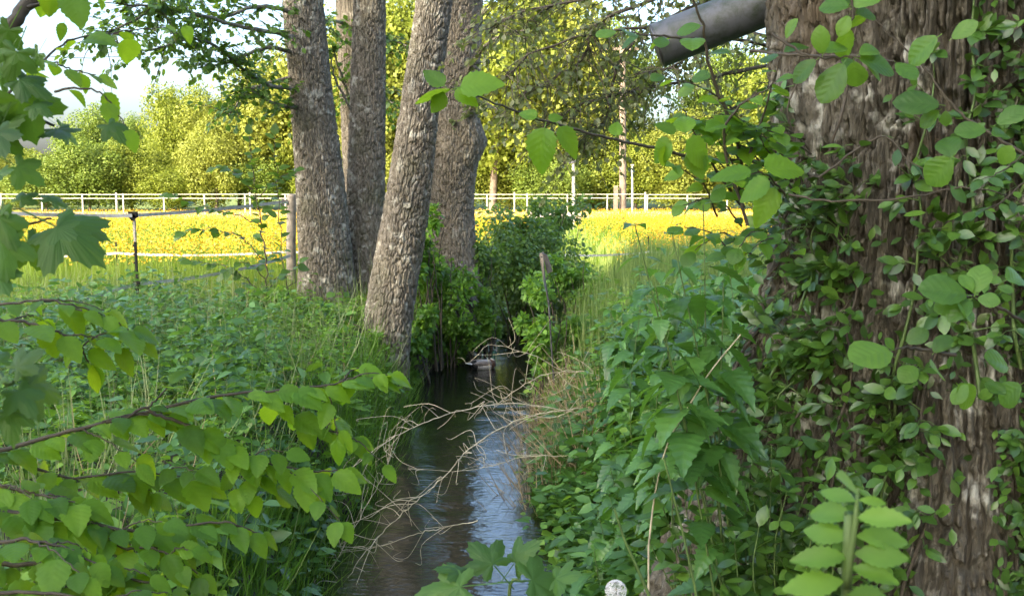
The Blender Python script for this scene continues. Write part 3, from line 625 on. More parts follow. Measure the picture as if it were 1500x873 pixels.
while k < 62 and tries < 4000:
    tries += 1
    Y = U(4.0, 8.2); X = U(.35, 1.25) + .12*(Y-4)
    z = float(gz(X, Y)); d = X-float(xc(Y)); H = (U(.9, 1.35) if Y < 6 else U(.75, 1.12)) if d > 1.2 else U(.5, .8)
    b = Vector((X, Y, z-.02)); tp = b + Vector((U(-.18, .1), U(-.15, .1), H)); k += 1
    lab = ('nettle in the dense patch on the right bank, close to the old trunk' if Y < 5.2 and X > .9 else 'nettle in the dense patch on the right bank, hanging towards the water' if d < 1.15 else 'nettle in the middle of the dense patch on the right bank' if Y < 6.5 else 'nettle at the far end of the dense patch on the right bank')
    nettle(lab, b, tp, U(.115, .165), random.randint(6, 9), grp)
for i, (bx, by, tx, ty, Y) in enumerate([(1100, 600, 930, 330, 3.1), (1095, 580, 985, 345, 3.2), (1090, 620, 1030, 300, 3.3), (1080, 640, 960, 420, 3.0), (1075, 600, 1060, 420, 3.2)]):
    b = P(bx, by, Y); g_ = float(gz(b.x, Y)); tp = P(tx, ty, Y-.1)
    nettle(['tall dark nettle arching left in front of the yellow meadow', 'tall nettle just right of the arching one, leaning left', 'upright tall nettle beside the trunk\'s left edge', 'drooping nettle below the tall arching one', 'nettle against the left edge of the trunk'][i],
           Vector((b.x+.05, Y, g_)), tp, .125, 11, s=.42, r=.005)
# ---- left hazel shrub
hz = thing('hazel_shrub', 'hazel shrub reaching in from the left with ribbed bright green leaves', 'shrub', (-1.75, 2.3, float(gz(-1.75, 2.3))))
hb = Vector((-1.75, 2.3, float(gz(-1.75, 2.3))))
def hs(*pts): return [tuple(p_) for p_ in pts]
def hz_main(px, py, Y): # the stem outside the frame that carries a branch
    q = P(px, py, Y); pa = smooth_path([hb, hb.lerp(q, .5)+Vector((-.12, 0, .1)), q], 6); v, f = tube_arrays(pa, np.linspace(.014, .008, len(pa)), 6); link('stem', mesh_np('stem', v, f, M['twig']), hz)
HZB = []
hz_main(-60, 672, 2.3); hz_main(-60, 745, 2.1); hz_main(-40, 830, 2.0)
HZB.append(leafy(hz, PP([(-60, 672), (0, 660), (100, 632), (215, 603), (330, 578), (420, 571), (500, 560), (560, 552)], 2.3, 2.7), 'hazel', 0.084, 0.022, .007, .002, face=.55, droop=.3, start=.05))
HZB.append(leafy(hz, PP([(190, 608), (225, 590), (245, 565)], 2.45, 2.5), 'hazel', 0.065, 0.031, .004, .002, face=.5))
HZB.append(leafy(hz, PP([(222, 604), (270, 622), (320, 642), (390, 676), (450, 690), (500, 690)], 2.42, 2.6), 'hazel', 0.084, 0.022, .005, .002, face=.9, droop=.4))
HZB.append(leafy(hz, PP([(380, 572), (420, 600), (460, 625), (520, 640)], 2.6, 2.75), 'hazel', 0.079, 0.022, .004, .002, face=.9, droop=.4))
HZB.append(leafy(hz, PP([(330, 640), (345, 680), (345, 720)], 2.5, 2.5), 'hazel', 0.060, 0.037, .003, .0015, face=.9, droop=.5))
HZB.append(leafy(hz, PP([(-60, 745), (0, 748), (100, 762), (190, 776), (245, 772), (330, 765), (380, 780)], 2.1, 2.35), 'hazel', 0.079, 0.022, .007, .002, face=.7, droop=.4, start=.05))
HZB.append(leafy(hz, PP([(140, 770), (180, 800), (230, 805), (290, 840)], 2.2, 2.2), 'hazel', 0.065, 0.022, .005, .002, face=.8, droop=.4))
HZB.append(leafy(hz, PP([(20, 665), (60, 690), (120, 700), (200, 690), (280, 700)], 2.4, 2.5), 'hazel', 0.084, 0.025, .005, .002, face=.8, droop=.4))
HZB.append(leafy(hz, PP([(-40, 830), (40, 825), (120, 835), (210, 850), (290, 880)], 2.0, 2.1), 'hazel', 0.065, 0.021, .006, .002, face=.8, droop=.3, start=.05))
HZB.append(leafy(hz, PP([(-40, 800), (30, 790), (90, 800), (150, 830)], 2.0, 2.0), 'hazel', 0.065, 0.022, .005, .002, face=.8, droop=.3))
HZB.append(leafy(hz, PP([(-40, 700), (20, 715), (60, 725), (110, 735)], 2.2, 2.2), 'hazel', 0.079, 0.022, .005, .002, face=.9, droop=.4))
HZB.append(leafy(hz, PP([(-40, 870), (50, 868), (150, 880), (240, 900)], 1.9, 1.9), 'hazel', 0.065, 0.031, .005, .002, face=.8, droop=.2))
HZB.append(leafy(hz, PP([(-50, 480), (0, 470), (60, 478), (110, 500), (130, 530)], 2.2, 2.3), 'hazel', 0.079, 0.037, .005, .002, face=.6, droop=.5))
HZB.append(leafy(hz, PP([(-50, 455), (20, 445), (70, 440), (120, 455)], 2.3, 2.3), 'hazel', 0.060, 0.037, .004, .002, face=.5, droop=.5))
for br_o, pa_o in HZB:
    for k in range(max(1, len(pa_o)//9)):
        q = pa_o[random.randrange(len(pa_o)//5, len(pa_o)-2)]; e = q + Vector((U(.02, .16), U(-.08, .1), U(-.14, .04)))
        leafy(hz, [q, q.lerp(e, .5)+Vector((0, 0, .012)), e], 'hazel', U(.06, .08), .03, .0025, .0012, face=.8, droop=.4, start=.3)
# ---- sycamore on the far left
sy = thing('sycamore_sapling', 'sycamore branches with dark lobed leaves hanging in at the upper left', 'tree', (-1.9, 2.0, float(gz(-1.9, 2.0))))
pa = smooth_path([sy.location, Vector((-1.75, 2.05, .8)), Vector((-1.6, 2.1, 1.6)), Vector((-1.45, 2.2, 2.4)), Vector((-1.1, 2.3, 2.75))], 6); v, f = tube_arrays(pa, np.linspace(.03, .012, len(pa)), 8); link('trunk', mesh_np('trunk', v, f, M['twig']), sy)
leafy(sy, PP([(-80, 130), (0, 55), (40, 10), (75, -25)], 2.0, 2.1), 'hazel', .098, .5, .016, .014, tip=False, start=.99, mat='twig')
br, _ = leafy(sy, PP([(-80, 250), (-20, 200), (30, 170), (80, 185)], 1.9, 2.0), 'maple', .12, .5, .006, .003, tip=False, start=.99)
for a in [(10, 80, -20, 150, 1.9), (20, 120, 60, 230, 1.9), (0, 150, 30, 215, 1.9), (40, 150, 80, 165, 1.9), (10, 110, 90, 140, 1.9), (80, 180, 125, 215, 2.), (30, 60, 5, 130, 1.9), (-10, 180, 10, 240, 1.85), (60, 70, 40, 110, 1.9), (150, 175, 190, 210, 2.), (20, 30, -10, 90, 1.9), (-15, 200, 45, 160, 1.9), (5, 175, -25, 250, 1.9), (45, 120, 20, 180, 1.95)]: at_leaf(br, 'maple', *a, face=.7)
br, _ = leafy(sy, PP([(40, 12), (90, -10), (130, -20)], 2.0, 2.1), 'hazel', .098, .5, .004, .003, tip=False, start=.99)
for a in [(75, -25, 72, 25, 2.), (100, -15, 120, 35, 2.), (95, 30, 85, 60, 2.1), (190, 50, 188, 98, 2.2), (270, 35, 280, 60, 2.3), (150, 130, 175, 175, 2.2), (120, 60, 160, 50, 2.2), (205, 60, 220, 70, 2.2)]: at_leaf(br, 'hazel', *a)
leafy(sy, PP([(-20, 170), (40, 110), (100, 60), (170, 48), (240, 40)], 2.4, 2.8), 'hazel', .05, .07, .004, .0015, face=.8)
leafy(sy, PP([(40, 90), (75, 90), (100, 100), (140, 110)], 2.4, 2.5), 'hazel', .05, .04, .003, .0015, face=.8)
leafy(sy, PP([(80, 135), (130, 130), (160, 150), (185, 185)], 2.2, 2.2), 'hazel', .05, .09, .003, .0012, face=.8)
br, _ = leafy(sy, PP([(-60, 420), (0, 365), (30, 335), (75, 320)], 1.8, 1.9), 'maple', .12, .5, .005, .002, tip=False, start=.99)
for a in [(60, 320, 160, 375, 1.85), (30, 340, 80, 405, 1.85), (-10, 300, 30, 380, 1.8), (0, 330, 10, 430, 1.8), (70, 300, 95, 275, 1.9), (20, 300, 60, 270, 1.9), (10, 235, 78, 275, 1.9), (-15, 260, 25, 245, 1.8), (-20, 380, 20, 440, 1.8), (5, 300, -10, 350, 1.8)]: at_leaf(br, 'maple', *a, face=.75)
# blurred leaves close to the lens, bottom left
nb = thing('sycamore_shoot', 'out-of-focus pale green leaves close to the lens at the left edge', 'shoot', (-.75, 1.0, float(gz(-.75, 1.0))))
pa = smooth_path([nb.location, Vector((-.62, 1.0, .6)), P(-30, 640, 1.05), P(20, 560, 1.05)], 6); v, f = tube_arrays(pa, np.linspace(.007, .003, len(pa)), 6); link('stem', mesh_np('stem', v, f, M['greentwig']), nb)
for a in [(20, 560, 115, 580, 1.05), (15, 560, 60, 620, 1.05), (10, 550, 70, 500, 1.05), (0, 560, -40, 600, 1.0), (10, 590, 20, 650, 1.05), (5, 540, -20, 500, 1.)]: at_leaf(nb, 'maple', *a, face=.8)
# ---- elder shoot close to the lens, bottom right
el = thing('elder_shoot', 'out-of-focus bright pinnate shoot close to the lens at bottom right', 'shoot', (.34, .95, float(gz(.34, .95))))
pa = smooth_path([el.location, P(1235, 1000, .93), P(1240, 860, .92), P(1252, 770, .92), P(1257, 715, .93)], 6); v, f = tube_arrays(pa, np.linspace(.007, .0016, len(pa)), 8); link('stem', mesh_np('stem', v, f, M['greentwig']), el)
for a in [(1257, 720, 1232, 690), (1255, 735, 1195, 712), (1256, 732, 1305, 735), (1253, 760, 1170, 738), (1253, 758, 1335, 755), (1248, 790, 1168, 770), (1250, 785, 1345, 788), (1245, 815, 1155, 815), (1247, 810, 1340, 815), (1243, 830, 1325, 848), (1240, 850, 1140, 860), (1240, 870, 1320, 880)]:
    at_leaf(el, 'elder', *a, Y=.92, face=1.2, name='leaflet')
# ---- big lobed leaves at the bottom centre
sb = thing('sycamore_seedling', 'sycamore seedling with large lobed leaves at the bottom centre over the water', 'seedling', (.0, 2.1, float(gz(.0, 2.1))))
pa = smooth_path([sb.location, Vector((.02, 2.1, .2)), P(745, 880, 2.1), P(770, 850, 2.1)], 5); v, f = tube_arrays(pa, np.linspace(.006, .003, len(pa)), 6); link('stem', mesh_np('stem', v, f, M['greentwig']), sb)
for a in [(700, 855, 610, 868, 2.0), (760, 850, 830, 850, 2.05), (735, 840, 690, 790, 2.1), (745, 835, 780, 790, 2.15), (690, 840, 640, 825, 2.05), (800, 850, 850, 840, 2.1), (770, 880, 740, 890, 2.)]: at_leaf(sb, 'maple', *a, face=.3)

# ---- sapling by the fence
sp = thing('rowan_sapling', 'thin-stemmed sapling with small leaves in front of the meadow', 'sapling', P(385, 470, 11.3))
for pts in [[(385, 470), (390, 400), (382, 330), (372, 270), (365, 200)], [(424, 440), (415, 380), (408, 300), (402, 200)], [(395, 440), (350, 400), (310, 385), (275, 380)], [(388, 380), (350, 345), (300, 335), (270, 340)], [(380, 330), (330, 310), (290, 300), (250, 285)], [(385, 420), (420, 400), (440, 385)], [(372, 280), (340, 250), (315, 245)], [(375, 290), (400, 270), (430, 250)], [(390, 410), (360, 385), (330, 400)]]:
    leafy(sp, PP(pts, 11.3, 11.1), 'small', .125, .045, .012 if len(pts) > 4 else .007, .003, face=.8, droop=.2, wob=.02, start=.25)

# ------------------------------------------------------------------ fences
def box(x0, x1, y0, y1, z0, z1):
    v = np.array([(x, y, z) for z in (z0, z1) for y in (y0, y1) for x in (x0, x1)], float)
    return v, np.array([(0, 2, 3, 1), (4, 5, 7, 6), (0, 1, 5, 4), (1, 3, 7, 5), (3, 2, 6, 7), (2, 0, 4, 6)])
def bar(a, b_, w_, h_):
    """rectangular bar between two points"""
    a, b_ = Vector(a), Vector(b_); d = (b_-a).normalized(); s = d.cross(Vector((0, 0, 1))); s = s.normalized() if s.length > 1e-3 else Vector((1, 0, 0)); u = s.cross(d)
    v = [p_ + s*i*w_/2 + u*j*h_/2 for p_ in (a, b_) for j in (-1, 1) for i in (-1, 1)]
    return np.array([tuple(q) for q in v]), np.array([(0, 2, 3, 1), (4, 5, 7, 6), (0, 1, 5, 4), (1, 3, 7, 5), (3, 2, 6, 7), (2, 0, 4, 6)])
def part(parent, name, arr, mat, smooth=False): return link(name, mesh_np(name, arr[0], arr[1], M[mat], smooth), parent)
def tape_pts(a, b_, sag, n=9): return [Vector(a).lerp(Vector(b_), i/n) - Vector((0, 0, sag*4*(i/n)*(1-i/n))) for i in range(n+1)]
def ribbon(pts, h_=.04):
    v = []
    for i, q in enumerate(pts):
        tw = .15*math.sin(i*.9); v += [(q.x, q.y+tw*h_, q.z+h_/2), (q.x, q.y-tw*h_, q.z-h_/2)]
    return np.array(v), np.array([(2*i, 2*i+1, 2*i+3, 2*i+2) for i in range(len(pts)-1)])
pb = P(204, 476, 11.3); pt = P(196, 312, 11.3); zt = pt.z
ps = thing('fence_post', 'black plastic electric fence post with white top in front of the meadow', 'post', (pb.x, 11.3, float(gz(pb.x, 11.3))))
dirv = (pt-pb).normalized()
rr = lambda a, b_, w_: bar(pb + dirv*a, pb + dirv*b_, w_, w_*.6)
Ht = (pt-pb).length
part(ps, 'shaft', rr(-.15, Ht-.33, .035), 'black'); part(ps, 'white_top', rr(Ht-.33, Ht-.02, .037), 'white')
for k in range(9):
    q = pb + dirv*(.12+k*.1); part(ps, 'tape_hook', bar(q+Vector((-.03, 0, 0)), q+Vector((-.015, 0, 0)), .012, .02), 'black')
part(ps, 'top_insulator', join([bar(pt+Vector((-.05, -.02, -.02)), pt+Vector((.045, -.02, -.02)), .05, .07), bar(pt+Vector((-.03, -.03, -.07)), pt+Vector((.03, -.03, -.03)), .03, .05)]), 'black')
ql = pb + dirv*.48; part(ps, 'tape_clip', bar(ql+Vector((-.035, -.02, 0)), ql+Vector((.035, -.02, 0)), .04, .06), 'black')
wp = P(427, 400, 14.6); wt = P(427, 284, 14.6)
wpo = thing('fence_post', 'weathered wooden fence post beside the leftmost alder trunk', 'post', (wp.x, 14.6, float(gz(wp.x, 14.6))))
v, f = tube_arrays([(wp.x, 14.6, -.2), (wp.x, 14.6, .6), (wt.x, 14.6, wt.z-.04), (wt.x, 14.6, wt.z-.01), (wt.x, 14.6, wt.z)], [.075, .072, .07, .06, .001], 10); link('post', mesh_np('post', v, f, M['wood']), wpo)
iw = Vector((wt.x-.09, 14.55, wt.z-.12)); part(wpo, 'insulator', join([bar(iw+Vector((-.04, 0, 0)), iw+Vector((.05, 0, 0)), .05, .05), bar(iw+Vector((-.02, 0, -.05)), iw+Vector((-.02, 0, .05)), .03, .03)]), 'steel')
def tape(label, pts): 
    t = thing('fence_tape', label, 'fence tape', pts[0]); part(t, 'tape', ribbon(pts), 'tape'); return t
top1 = pt + Vector((0, -.045, -.03)); lo1 = ql + Vector((0, -.045, 0))
tape('upper electric fence tape running from the black post to the wooden post', tape_pts(top1, iw+Vector((-.04, -.03, 0)), .02))
tape('upper electric fence tape left of the black post', tape_pts(P(-60, 308, 10.2), top1, .02))
tape('lower sagging electric fence tape right of the black post', tape_pts(lo1, Vector((wt.x-.02, 14.52, lo1.z+.1)), .06))
tape('lower electric fence tape descending to the left of the black post', tape_pts(P(-60, 482, 8.6), lo1, .03))
fp = []
for px, Y in ((-40, 17.5), (170, 17.8), (420, 18.2), (640, 19), (800, 19.4), (950, 20.), (1100, 20.5)):
    q = P(px, 372, Y); q.z = .42 if px < 700 else .3; fp.append(q)
for i, q in enumerate(fp):
    t = thing('fence_post', 'thin plastic post %s the low tape across the meadow' % ['at the far left of', 'behind the lobed leaves holding', 'behind the leftmost alder holding', 'behind the burl trunk holding', 'right of the bush holding', 'behind the arching nettle holding', 'behind the old trunk holding'][i], 'post', (q.x, q.y, 0), 'thin posts across the meadow')
    part(t, 'shaft', bar((q.x, q.y+.02, -.1), (q.x, q.y+.02, .62), .02, .02), 'black'); part(t, 'clip', bar((q.x-.02, q.y, q.z), (q.x+.02, q.y, q.z), .03, .04), 'black')
    if i: tape('pale low tape across the meadow, %s' % ['', 'far left length', 'length left of the alders', 'length behind the alders', 'length behind the bush', 'length right of the metal sign', 'length behind the old trunk'][i], tape_pts(fp[i-1]+Vector((0, -.03, 0)), q+Vector((0, -.03, 0)), .05))
# white paddock fences
def rail_fence(label, x0, x1, Y0, Y1, sp_, zr, hp, pw, rw):
    t = thing('paddock_fence', label, 'fence', (x0, Y0, 0)); n_ = int((x1-x0)/sp_); pt_ = lambda s: Vector((x0+(x1-x0)*s, Y0+(Y1-Y0)*s, 0))
    for i in range(n_+1):
        q = pt_(i/n_); h_ = hp*U(.94, 1.06); part(t, 'post', box(q.x-pw/2, q.x+pw/2, q.y-pw/2, q.y+pw/2, -.3, h_), 'white')
        if i:
            a = pt_((i-1)/n_)
            for z in zr: part(t, 'rail', bar(a+Vector((0, -pw/2-.02, z+U(-.015, .015))), q+Vector((0, -pw/2-.02, z+U(-.015, .015))), .03, rw), 'white')
rail_fence('long white rail fence behind the yellow meadow', -31, 25, 46, 47.5, 6.2, (1.28, .14), 1.33, .07, .035)
rail_fence('low white two-rail fence further back inside the riding arena', -36, 28, 60, 61, 2.4, (.95,), 1.2, .07, .04)
m, n, l, b = new_mat('arena_sand'); b.inputs['Base Color'].default_value = (.42, .33, .25, 1); b.inputs['Roughness'].default_value = .95
v, f = grid_arr = (np.array([(-60, 48.5, .06), (60, 50, .06), (60, 64, .06), (-60, 62.5, .06)]), np.array([(0, 1, 2, 3)]))
tag(link('riding_arena', mesh_np('riding_arena', v, f, m)), 'pale sand riding arena between the white fences', 'arena', kind='structure')
def pole(label, px, ytop, Y, r, mat, cat='pole', name='lamp_pole', extra=None):
    q = P(px, 320, Y); tp = P(px, ytop, Y); t = thing(name, label, cat, (q.x, Y, 0)); v, f = tube_arrays([(q.x, Y, -.3), (q.x, Y, 1), (tp.x, Y, tp.z)], [r, r*.95, r*.8], 10); link('shaft', mesh_np('shaft', v, f, M[mat]), t)
    if extra: extra(t, Vector((tp.x, Y, tp.z)))
pole('slim white lamp pole standing at the paddock fence', 840, 240, 45.5, .085, 'white', extra=lambda t, q: (part(t, 'lamp_head', join([bar(q+Vector((-.22, 0, .05)), q+Vector((.22, 0, .12)), .22, .12), bar(q, q+Vector((0, 0, .1)), .08, .08)]), 'steel')))
pole('brown wooden utility pole behind the paddock fence', 912, 60, 50, .19, 'far_bark', name='utility_pole', extra=lambda t, q: (part(t, 'cross_arm', bar(q+Vector((-1, 0, -.4)), q+Vector((1, 0, -.4)), .1, .12), 'far_bark'), part(t, 'base_stub', bar((q.x-.28, 49.7, -.2), (q.x-.28, 49.7, 1.7), .2, .2), 'far_bark')))
pole('short thin white pole right of the utility pole', 926, 243, 49, .06, 'white', extra=lambda t, q: part(t, 'cap', bar(q, q+Vector((0, 0, .06)), .16, .16), 'white'))
wl = [P(20, 80, 40), P(150, 83, 41), P(300, 85, 42), P(420, 84, 43)]; wl = [P(-900, 20, 44)] + wl + [P(912, 66, 49.9)]
t = thing('overhead_wire', 'thin overhead wire crossing the sky at upper left', 'wire', wl[0]); v, f = tube_arrays(smooth_path(wl, 5), .012, 4); link('wire', mesh_np('wire', v, f, M['black']), t)

# ------------------------------------------------------------------ far trees
def crown_mesh(name, seed, nblob, nleaf, leaf, rx=1., rz=1.):
    rs = np.random.RandomState(seed); c = []
    while len(c) < nblob:
        q = rs.uniform(-1, 1, 3)
        if np.dot(q, q) < 1: c.append(q*np.array([.78, .78, .8]))
    c = np.array(c); R_b = rs.uniform(.2, .42, nblob); per = nleaf//nblob; Pp, Dd = [], []
    for q, r in zip(c, R_b):
        d = norm(rs.normal(size=(per, 3))); Pp.append(q + d*r*rs.uniform(.55, 1.08, (per, 1))); Dd.append(d)
    Pp = np.concatenate(Pp); Dd = np.concatenate(Dd); n_ = len(Pp)
    nr = norm(Dd + rs.normal(size=(n_, 3))*.55); dr = np.cross(nr, rs.normal(size=(n_, 3)))
    v, f = scatter(tmpl_quad(.42), Pp, dr, nr, leaf*rs.uniform(.6, 1.3, n_)); return mesh_np(name, v, f, M['far_a'])
CR = [crown_mesh('far_crown', 100+i, 72, 26000, .047) for i in range(4)]
tv, tf = tube_arrays([(0, 0, 0), (.05, 0, .4), (0, .05, .8), (0, 0, 1)], [.05, .04, .03, .01], 7); TRK = mesh_np('far_trunk', tv, tf, M['far_bark'])
def far_tree(label, x, Y, h_, r, mat, group=None, low=.12, name='tree', i=None):
    g_ = float(gz(x, Y)); t = thing(name, label, 'tree', (x, Y, g_), group)
    o = link('trunk', TRK, t, Matrix.Translation((x, Y, g_-.2)) @ Matrix.Diagonal((h_*.35, h_*.35, h_*.8, 1)))
    c0 = g_ + h_*low; ch = (h_*(1-low))/2
    me = CR[random.randrange(4) if i is None else i]
    o = link('crown', me, t, Matrix.Translation((x, Y, c0+ch)) @ Matrix.Rotation(U(0, 6.28), 4, 'Z') @ Matrix.Diagonal((r, r, ch, 1))); o['kind'] = 'stuff'
    if mat != 'far_a': o.material_slots[0].link = 'OBJECT'; o.material_slots[0].material = M[mat]
FT = [('round dark green tree left of the notch of sky', 140, 148, 86, 3.6, 'far_b'), ('tall bright tree right of the notch of sky', 262, 110, 74, 3.2, 'far_a'), ('broad yellow tree left of the leftmost alder trunk', 345, 128, 72, 4.8, 'far_c'), ('pale wispy tree in the notch of sky', 196, 160, 100, 2.0, 'far_b'),
      ('bright low tree at the far left edge', 40, 215, 78, 4., 'far_a'), ('golden tree behind the leftmost alder trunk', 430, 60, 70, 5.5, 'far_c'), ('golden tree seen between the alder trunks', 520, -10, 68, 5.5, 'far_c'), ('golden tree behind the leaning trunk', 600, -30, 70, 5.5, 'far_a'),
      ('tall yellow tree right of the burl trunk', 720, -50, 66, 6, 'far_a'), ('tall golden tree left of the lamp pole', 805, -30, 68, 6, 'far_c'), ('green tree behind the lamp pole', 880, 0, 75, 5.5, 'far_b'), ('golden tree right of the utility pole', 1000, 160, 72, 4.4, 'far_c'), ('tall tree behind the hazel twigs by the old trunk', 1065, 60, 80, 4.5, 'far_b'), ('tree hidden behind the old trunk', 1150, 60, 76, 5, 'far_a'),
      ('tree at the far right behind the old trunk', 1330, 60, 76, 6, 'far_a')]
for lab, px, py, Y, r, mt in FT: q = P(px, py, Y); far_tree(lab, q.x, Y, q.z-float(gz(q.x, Y)), r, mt)
k = 0
LM = ['beyond the far left edge', 'behind the lobed leaves at the left edge', 'left of the black fence post', 'directly behind the black fence post', 'right of the black fence post', 'below the notch of sky', 'left of the sapling', 'behind the sapling', 'behind the leftmost alder trunk', 'in the gap right of the leftmost alder', 'behind the middle alder trunk', 'behind the leaning trunk', 'behind the burl trunk', 'just right of the burl trunk', 'above the dark bush', 'behind the lamp pole', 'left of the utility pole', 'right of the utility pole', 'behind the arching nettle', 'left of the old trunk', 'hidden by the old trunk']
for px in range(-60, 1190, 62):
    Y = U(65, 70); q = P(px, U(190, 235) if px < 300 else U(150, 215), Y); far_tree('sunlit shrubby hedge tree beyond the arena, ' + LM[k], q.x, Y, q.z, U(2.6, 3.4), random.choice(['far_a', 'far_a', 'far_b', 'far_c']), 'low sunlit hedge behind the arena', .0, 'hedge_tree'); k += 1
rs = np.random.RandomState(5); q = rs.uniform(-1, 1, (30000, 3)); q = q[(q[:, 0]**2+q[:, 1]**2 < 1-.75*np.clip(np.abs(q[:, 2])-.55, 0, 1)/.45)][:5200]
v, f = scatter(tmpl_quad(.42), q, rs.normal(size=q.shape), rs.normal(size=q.shape), .05*rs.uniform(.7, 1.2, len(q))); CR.append(mesh_np('tall_crown', v, f, M['shade']))
# shade trees behind the camera and beside the stream: their shadow covers the foreground
for i, (p_, q_) in enumerate([(-11.4, -27), (-6.6, -28), (-1.8, -27), (3., -28), (7.5, -27), (-9.2, -32), (-4, -33), (1, -33)]):
    x = p_*.777 + q_*.63; y = -p_*.63 + q_*.777; far_tree('tall leafy tree behind the viewer shading the stream', x, y, U(25, 26.5), 3.9, 'shade', 'tall trees behind the viewer', .03, 'shade_tree', 4)

for i, (x, y, h_) in enumerate([(3.0, -6, 11), (6.5, -4, 11), (9, 3.5, 11), (-5.4, -5.6, 11.5)]):  # added out of view to hold back light and keep the old trunk dark
    far_tree('unseen tree added near the viewer to shade the old trunk', x, y, h_, 2.6, 'shade', 'unseen trees added to block light', .05, 'added_shade_tree')
# overhanging willow right of the stream
wt_ = thing('willow_tree', 'grey-green willow with drooping twigs overhanging the stream from the right', 'tree', (3.6, 10.5, 0))
v, f = tube_arrays(wobble(smooth_path([(3.6, 10.5, -.2), (3.5, 10.5, 1.5), (3.2, 10.5, 3), (2.6, 10.4, 4.6), (2.2, 10.4, 6.5)], 6), .02), np.linspace(.2, .08, 25), 12); link('trunk', mesh_np('trunk', v, f, M['brown_bark']), wt_)
W0 = Vector((3.2, 10.5, 3)); W1 = Vector((2.9, 10.4, 3.9))
foliage(wt_, [[W0, P(1080, 60, 10), P(940, 40, 9.4), P(800, 70, 9), P(740, 110, 8.8)], [W0, P(1060, 110, 10), P(950, 130, 9.6), P(860, 150, 9.2), P(790, 190, 9)], [W1, P(1020, -10, 10), P(880, -5, 9.4), P(760, 20, 9.2), P(715, 50, 9)], [W1, P(960, -40, 10), P(820, -20, 9.6), P(720, 0, 9.6)],
              [W0, P(1090, 150, 10.2), P(1020, 190, 10)], [W0, P(1050, 40, 9.6), P(1000, 90, 9.3), P(930, 110, 9)], [W1, P(900, 20, 9.4), P(850, 90, 9.2), P(760, 140, 9.1)], [W1, P(930, 60, 9.8), P(890, 170, 9.6), P(850, 210, 9.4)]], 21, .06, r0=.022, mat='greyspray', bark='twig', spread=.6, droop=.5, nleaf=8)

# ------------------------------------------------------------------ bushes
def bush(name, label, c, rad, n_, lsize, mat, stems=9, cat='bush', group=None, seed=0):
    c = Vector(c); b0 = Vector((c.x, c.y, float(gz(c.x, c.y)))); t = thing(name, label, cat, b0, group); rs = np.random.RandomState(seed)
    for k in range(stems):
        e = c + Vector((rs.uniform(-.8, .8)*rad[0], rs.uniform(-.8, .8)*rad[1], rs.uniform(-.2, .9)*rad[2])); s = b0 + Vector((rs.uniform(-.2, .2), rs.uniform(-.2, .2), -.05))
        pa = wobble(smooth_path([s, s.lerp(e, .5)+Vector((0, 0, .12)), e], 4), .015); v, f = tube_arrays(pa, np.linspace(.014, .004, len(pa)), 5); link('stem', mesh_np('stem', v, f, M['twig']), t)
    nb_ = max(8, n_//160); cc = norm(rs.normal(size=(nb_, 3)))*rs.uniform(.15, 1.12, (nb_, 1)); per = n_//nb_; rag_ = rs.uniform(.2, .46, (nb_, 1, 1))
    d = norm(rs.normal(size=(nb_, per, 3))); pp = (cc[:, None] + d*rs.uniform(.3, 1., (nb_, per, 1))*rag_).reshape(-1, 3)*np.array(rad) + np.array(c)
    ok = pp[:, 2] > np.maximum(gz(pp[:, 0], pp[:, 1])+.02, WATER+.03); pp = pp[ok]; nn = len(pp); dd = d.reshape(-1, 3)[ok]
    dr = norm(dd + rs.normal(size=(nn, 3))*.7 + np.array([0, 0, -.35])); nr = np.array([0, -.2, 1.]) + rs.normal(size=(nn, 3))*.45
    v, f = scatter(tmpl_leaf(.36), pp, dr, nr, lsize*rs.uniform(.55, 1.3, nn)); o = link('foliage', mesh_np('foliage', v, f, M[mat]), t); o['kind'] = 'stuff'
bush('hawthorn_bush', 'dense dark bush overhanging the far end of the stream', P(765, 410, 14.6), (.85, .7, .85), 7500, .07, 'bush', seed=1)
bush('hawthorn_bush', 'leafy bush right of the burl trunk, in front of the meadow', P(770, 350, 15.6), (.9, .6, .7), 4200, .075, 'spray', seed=2)
bush('hawthorn_bush', 'dark low bush closing off the stream under the overhang', P(745, 470, 15.4), (.9, .6, .5), 2600, .07, 'bush', seed=3)
bush('elder_bush', 'bright leafy growth around the foot of the burl trunk', P(640, 430, 12.6), (.42, .4, .75), 3600, .07, 'herb', seed=4)
bush('elder_bush', 'light green growth between the leaning trunk and the water', P(615, 500, 11.6), (.3, .4, .45), 1800, .07, 'herb', seed=5)
bush('bramble_bush', 'green tangle on the left bank below the burl trunk', P(670, 490, 12.6), (.32, .35, .42), 1600, .06, 'herb', seed=6)
bush('elder_bush', 'light green shrub on the right bank beside the metal sign', P(800, 480, 9.9), (.3, .45, .42), 1800, .065, 'herb', seed=7)
bush('bramble_bush', 'loose shrub tops in front of the meadow right of the bush', P(820, 330, 16.5), (.7, .5, .5), 900, .075, 'spray', seed=8)
bush('bramble_bush', 'dense greenery at the foot of the sapling near the fence', P(390, 440, 11.4), (.5, .4, .3), 1500, .075, 'herb', seed=9)

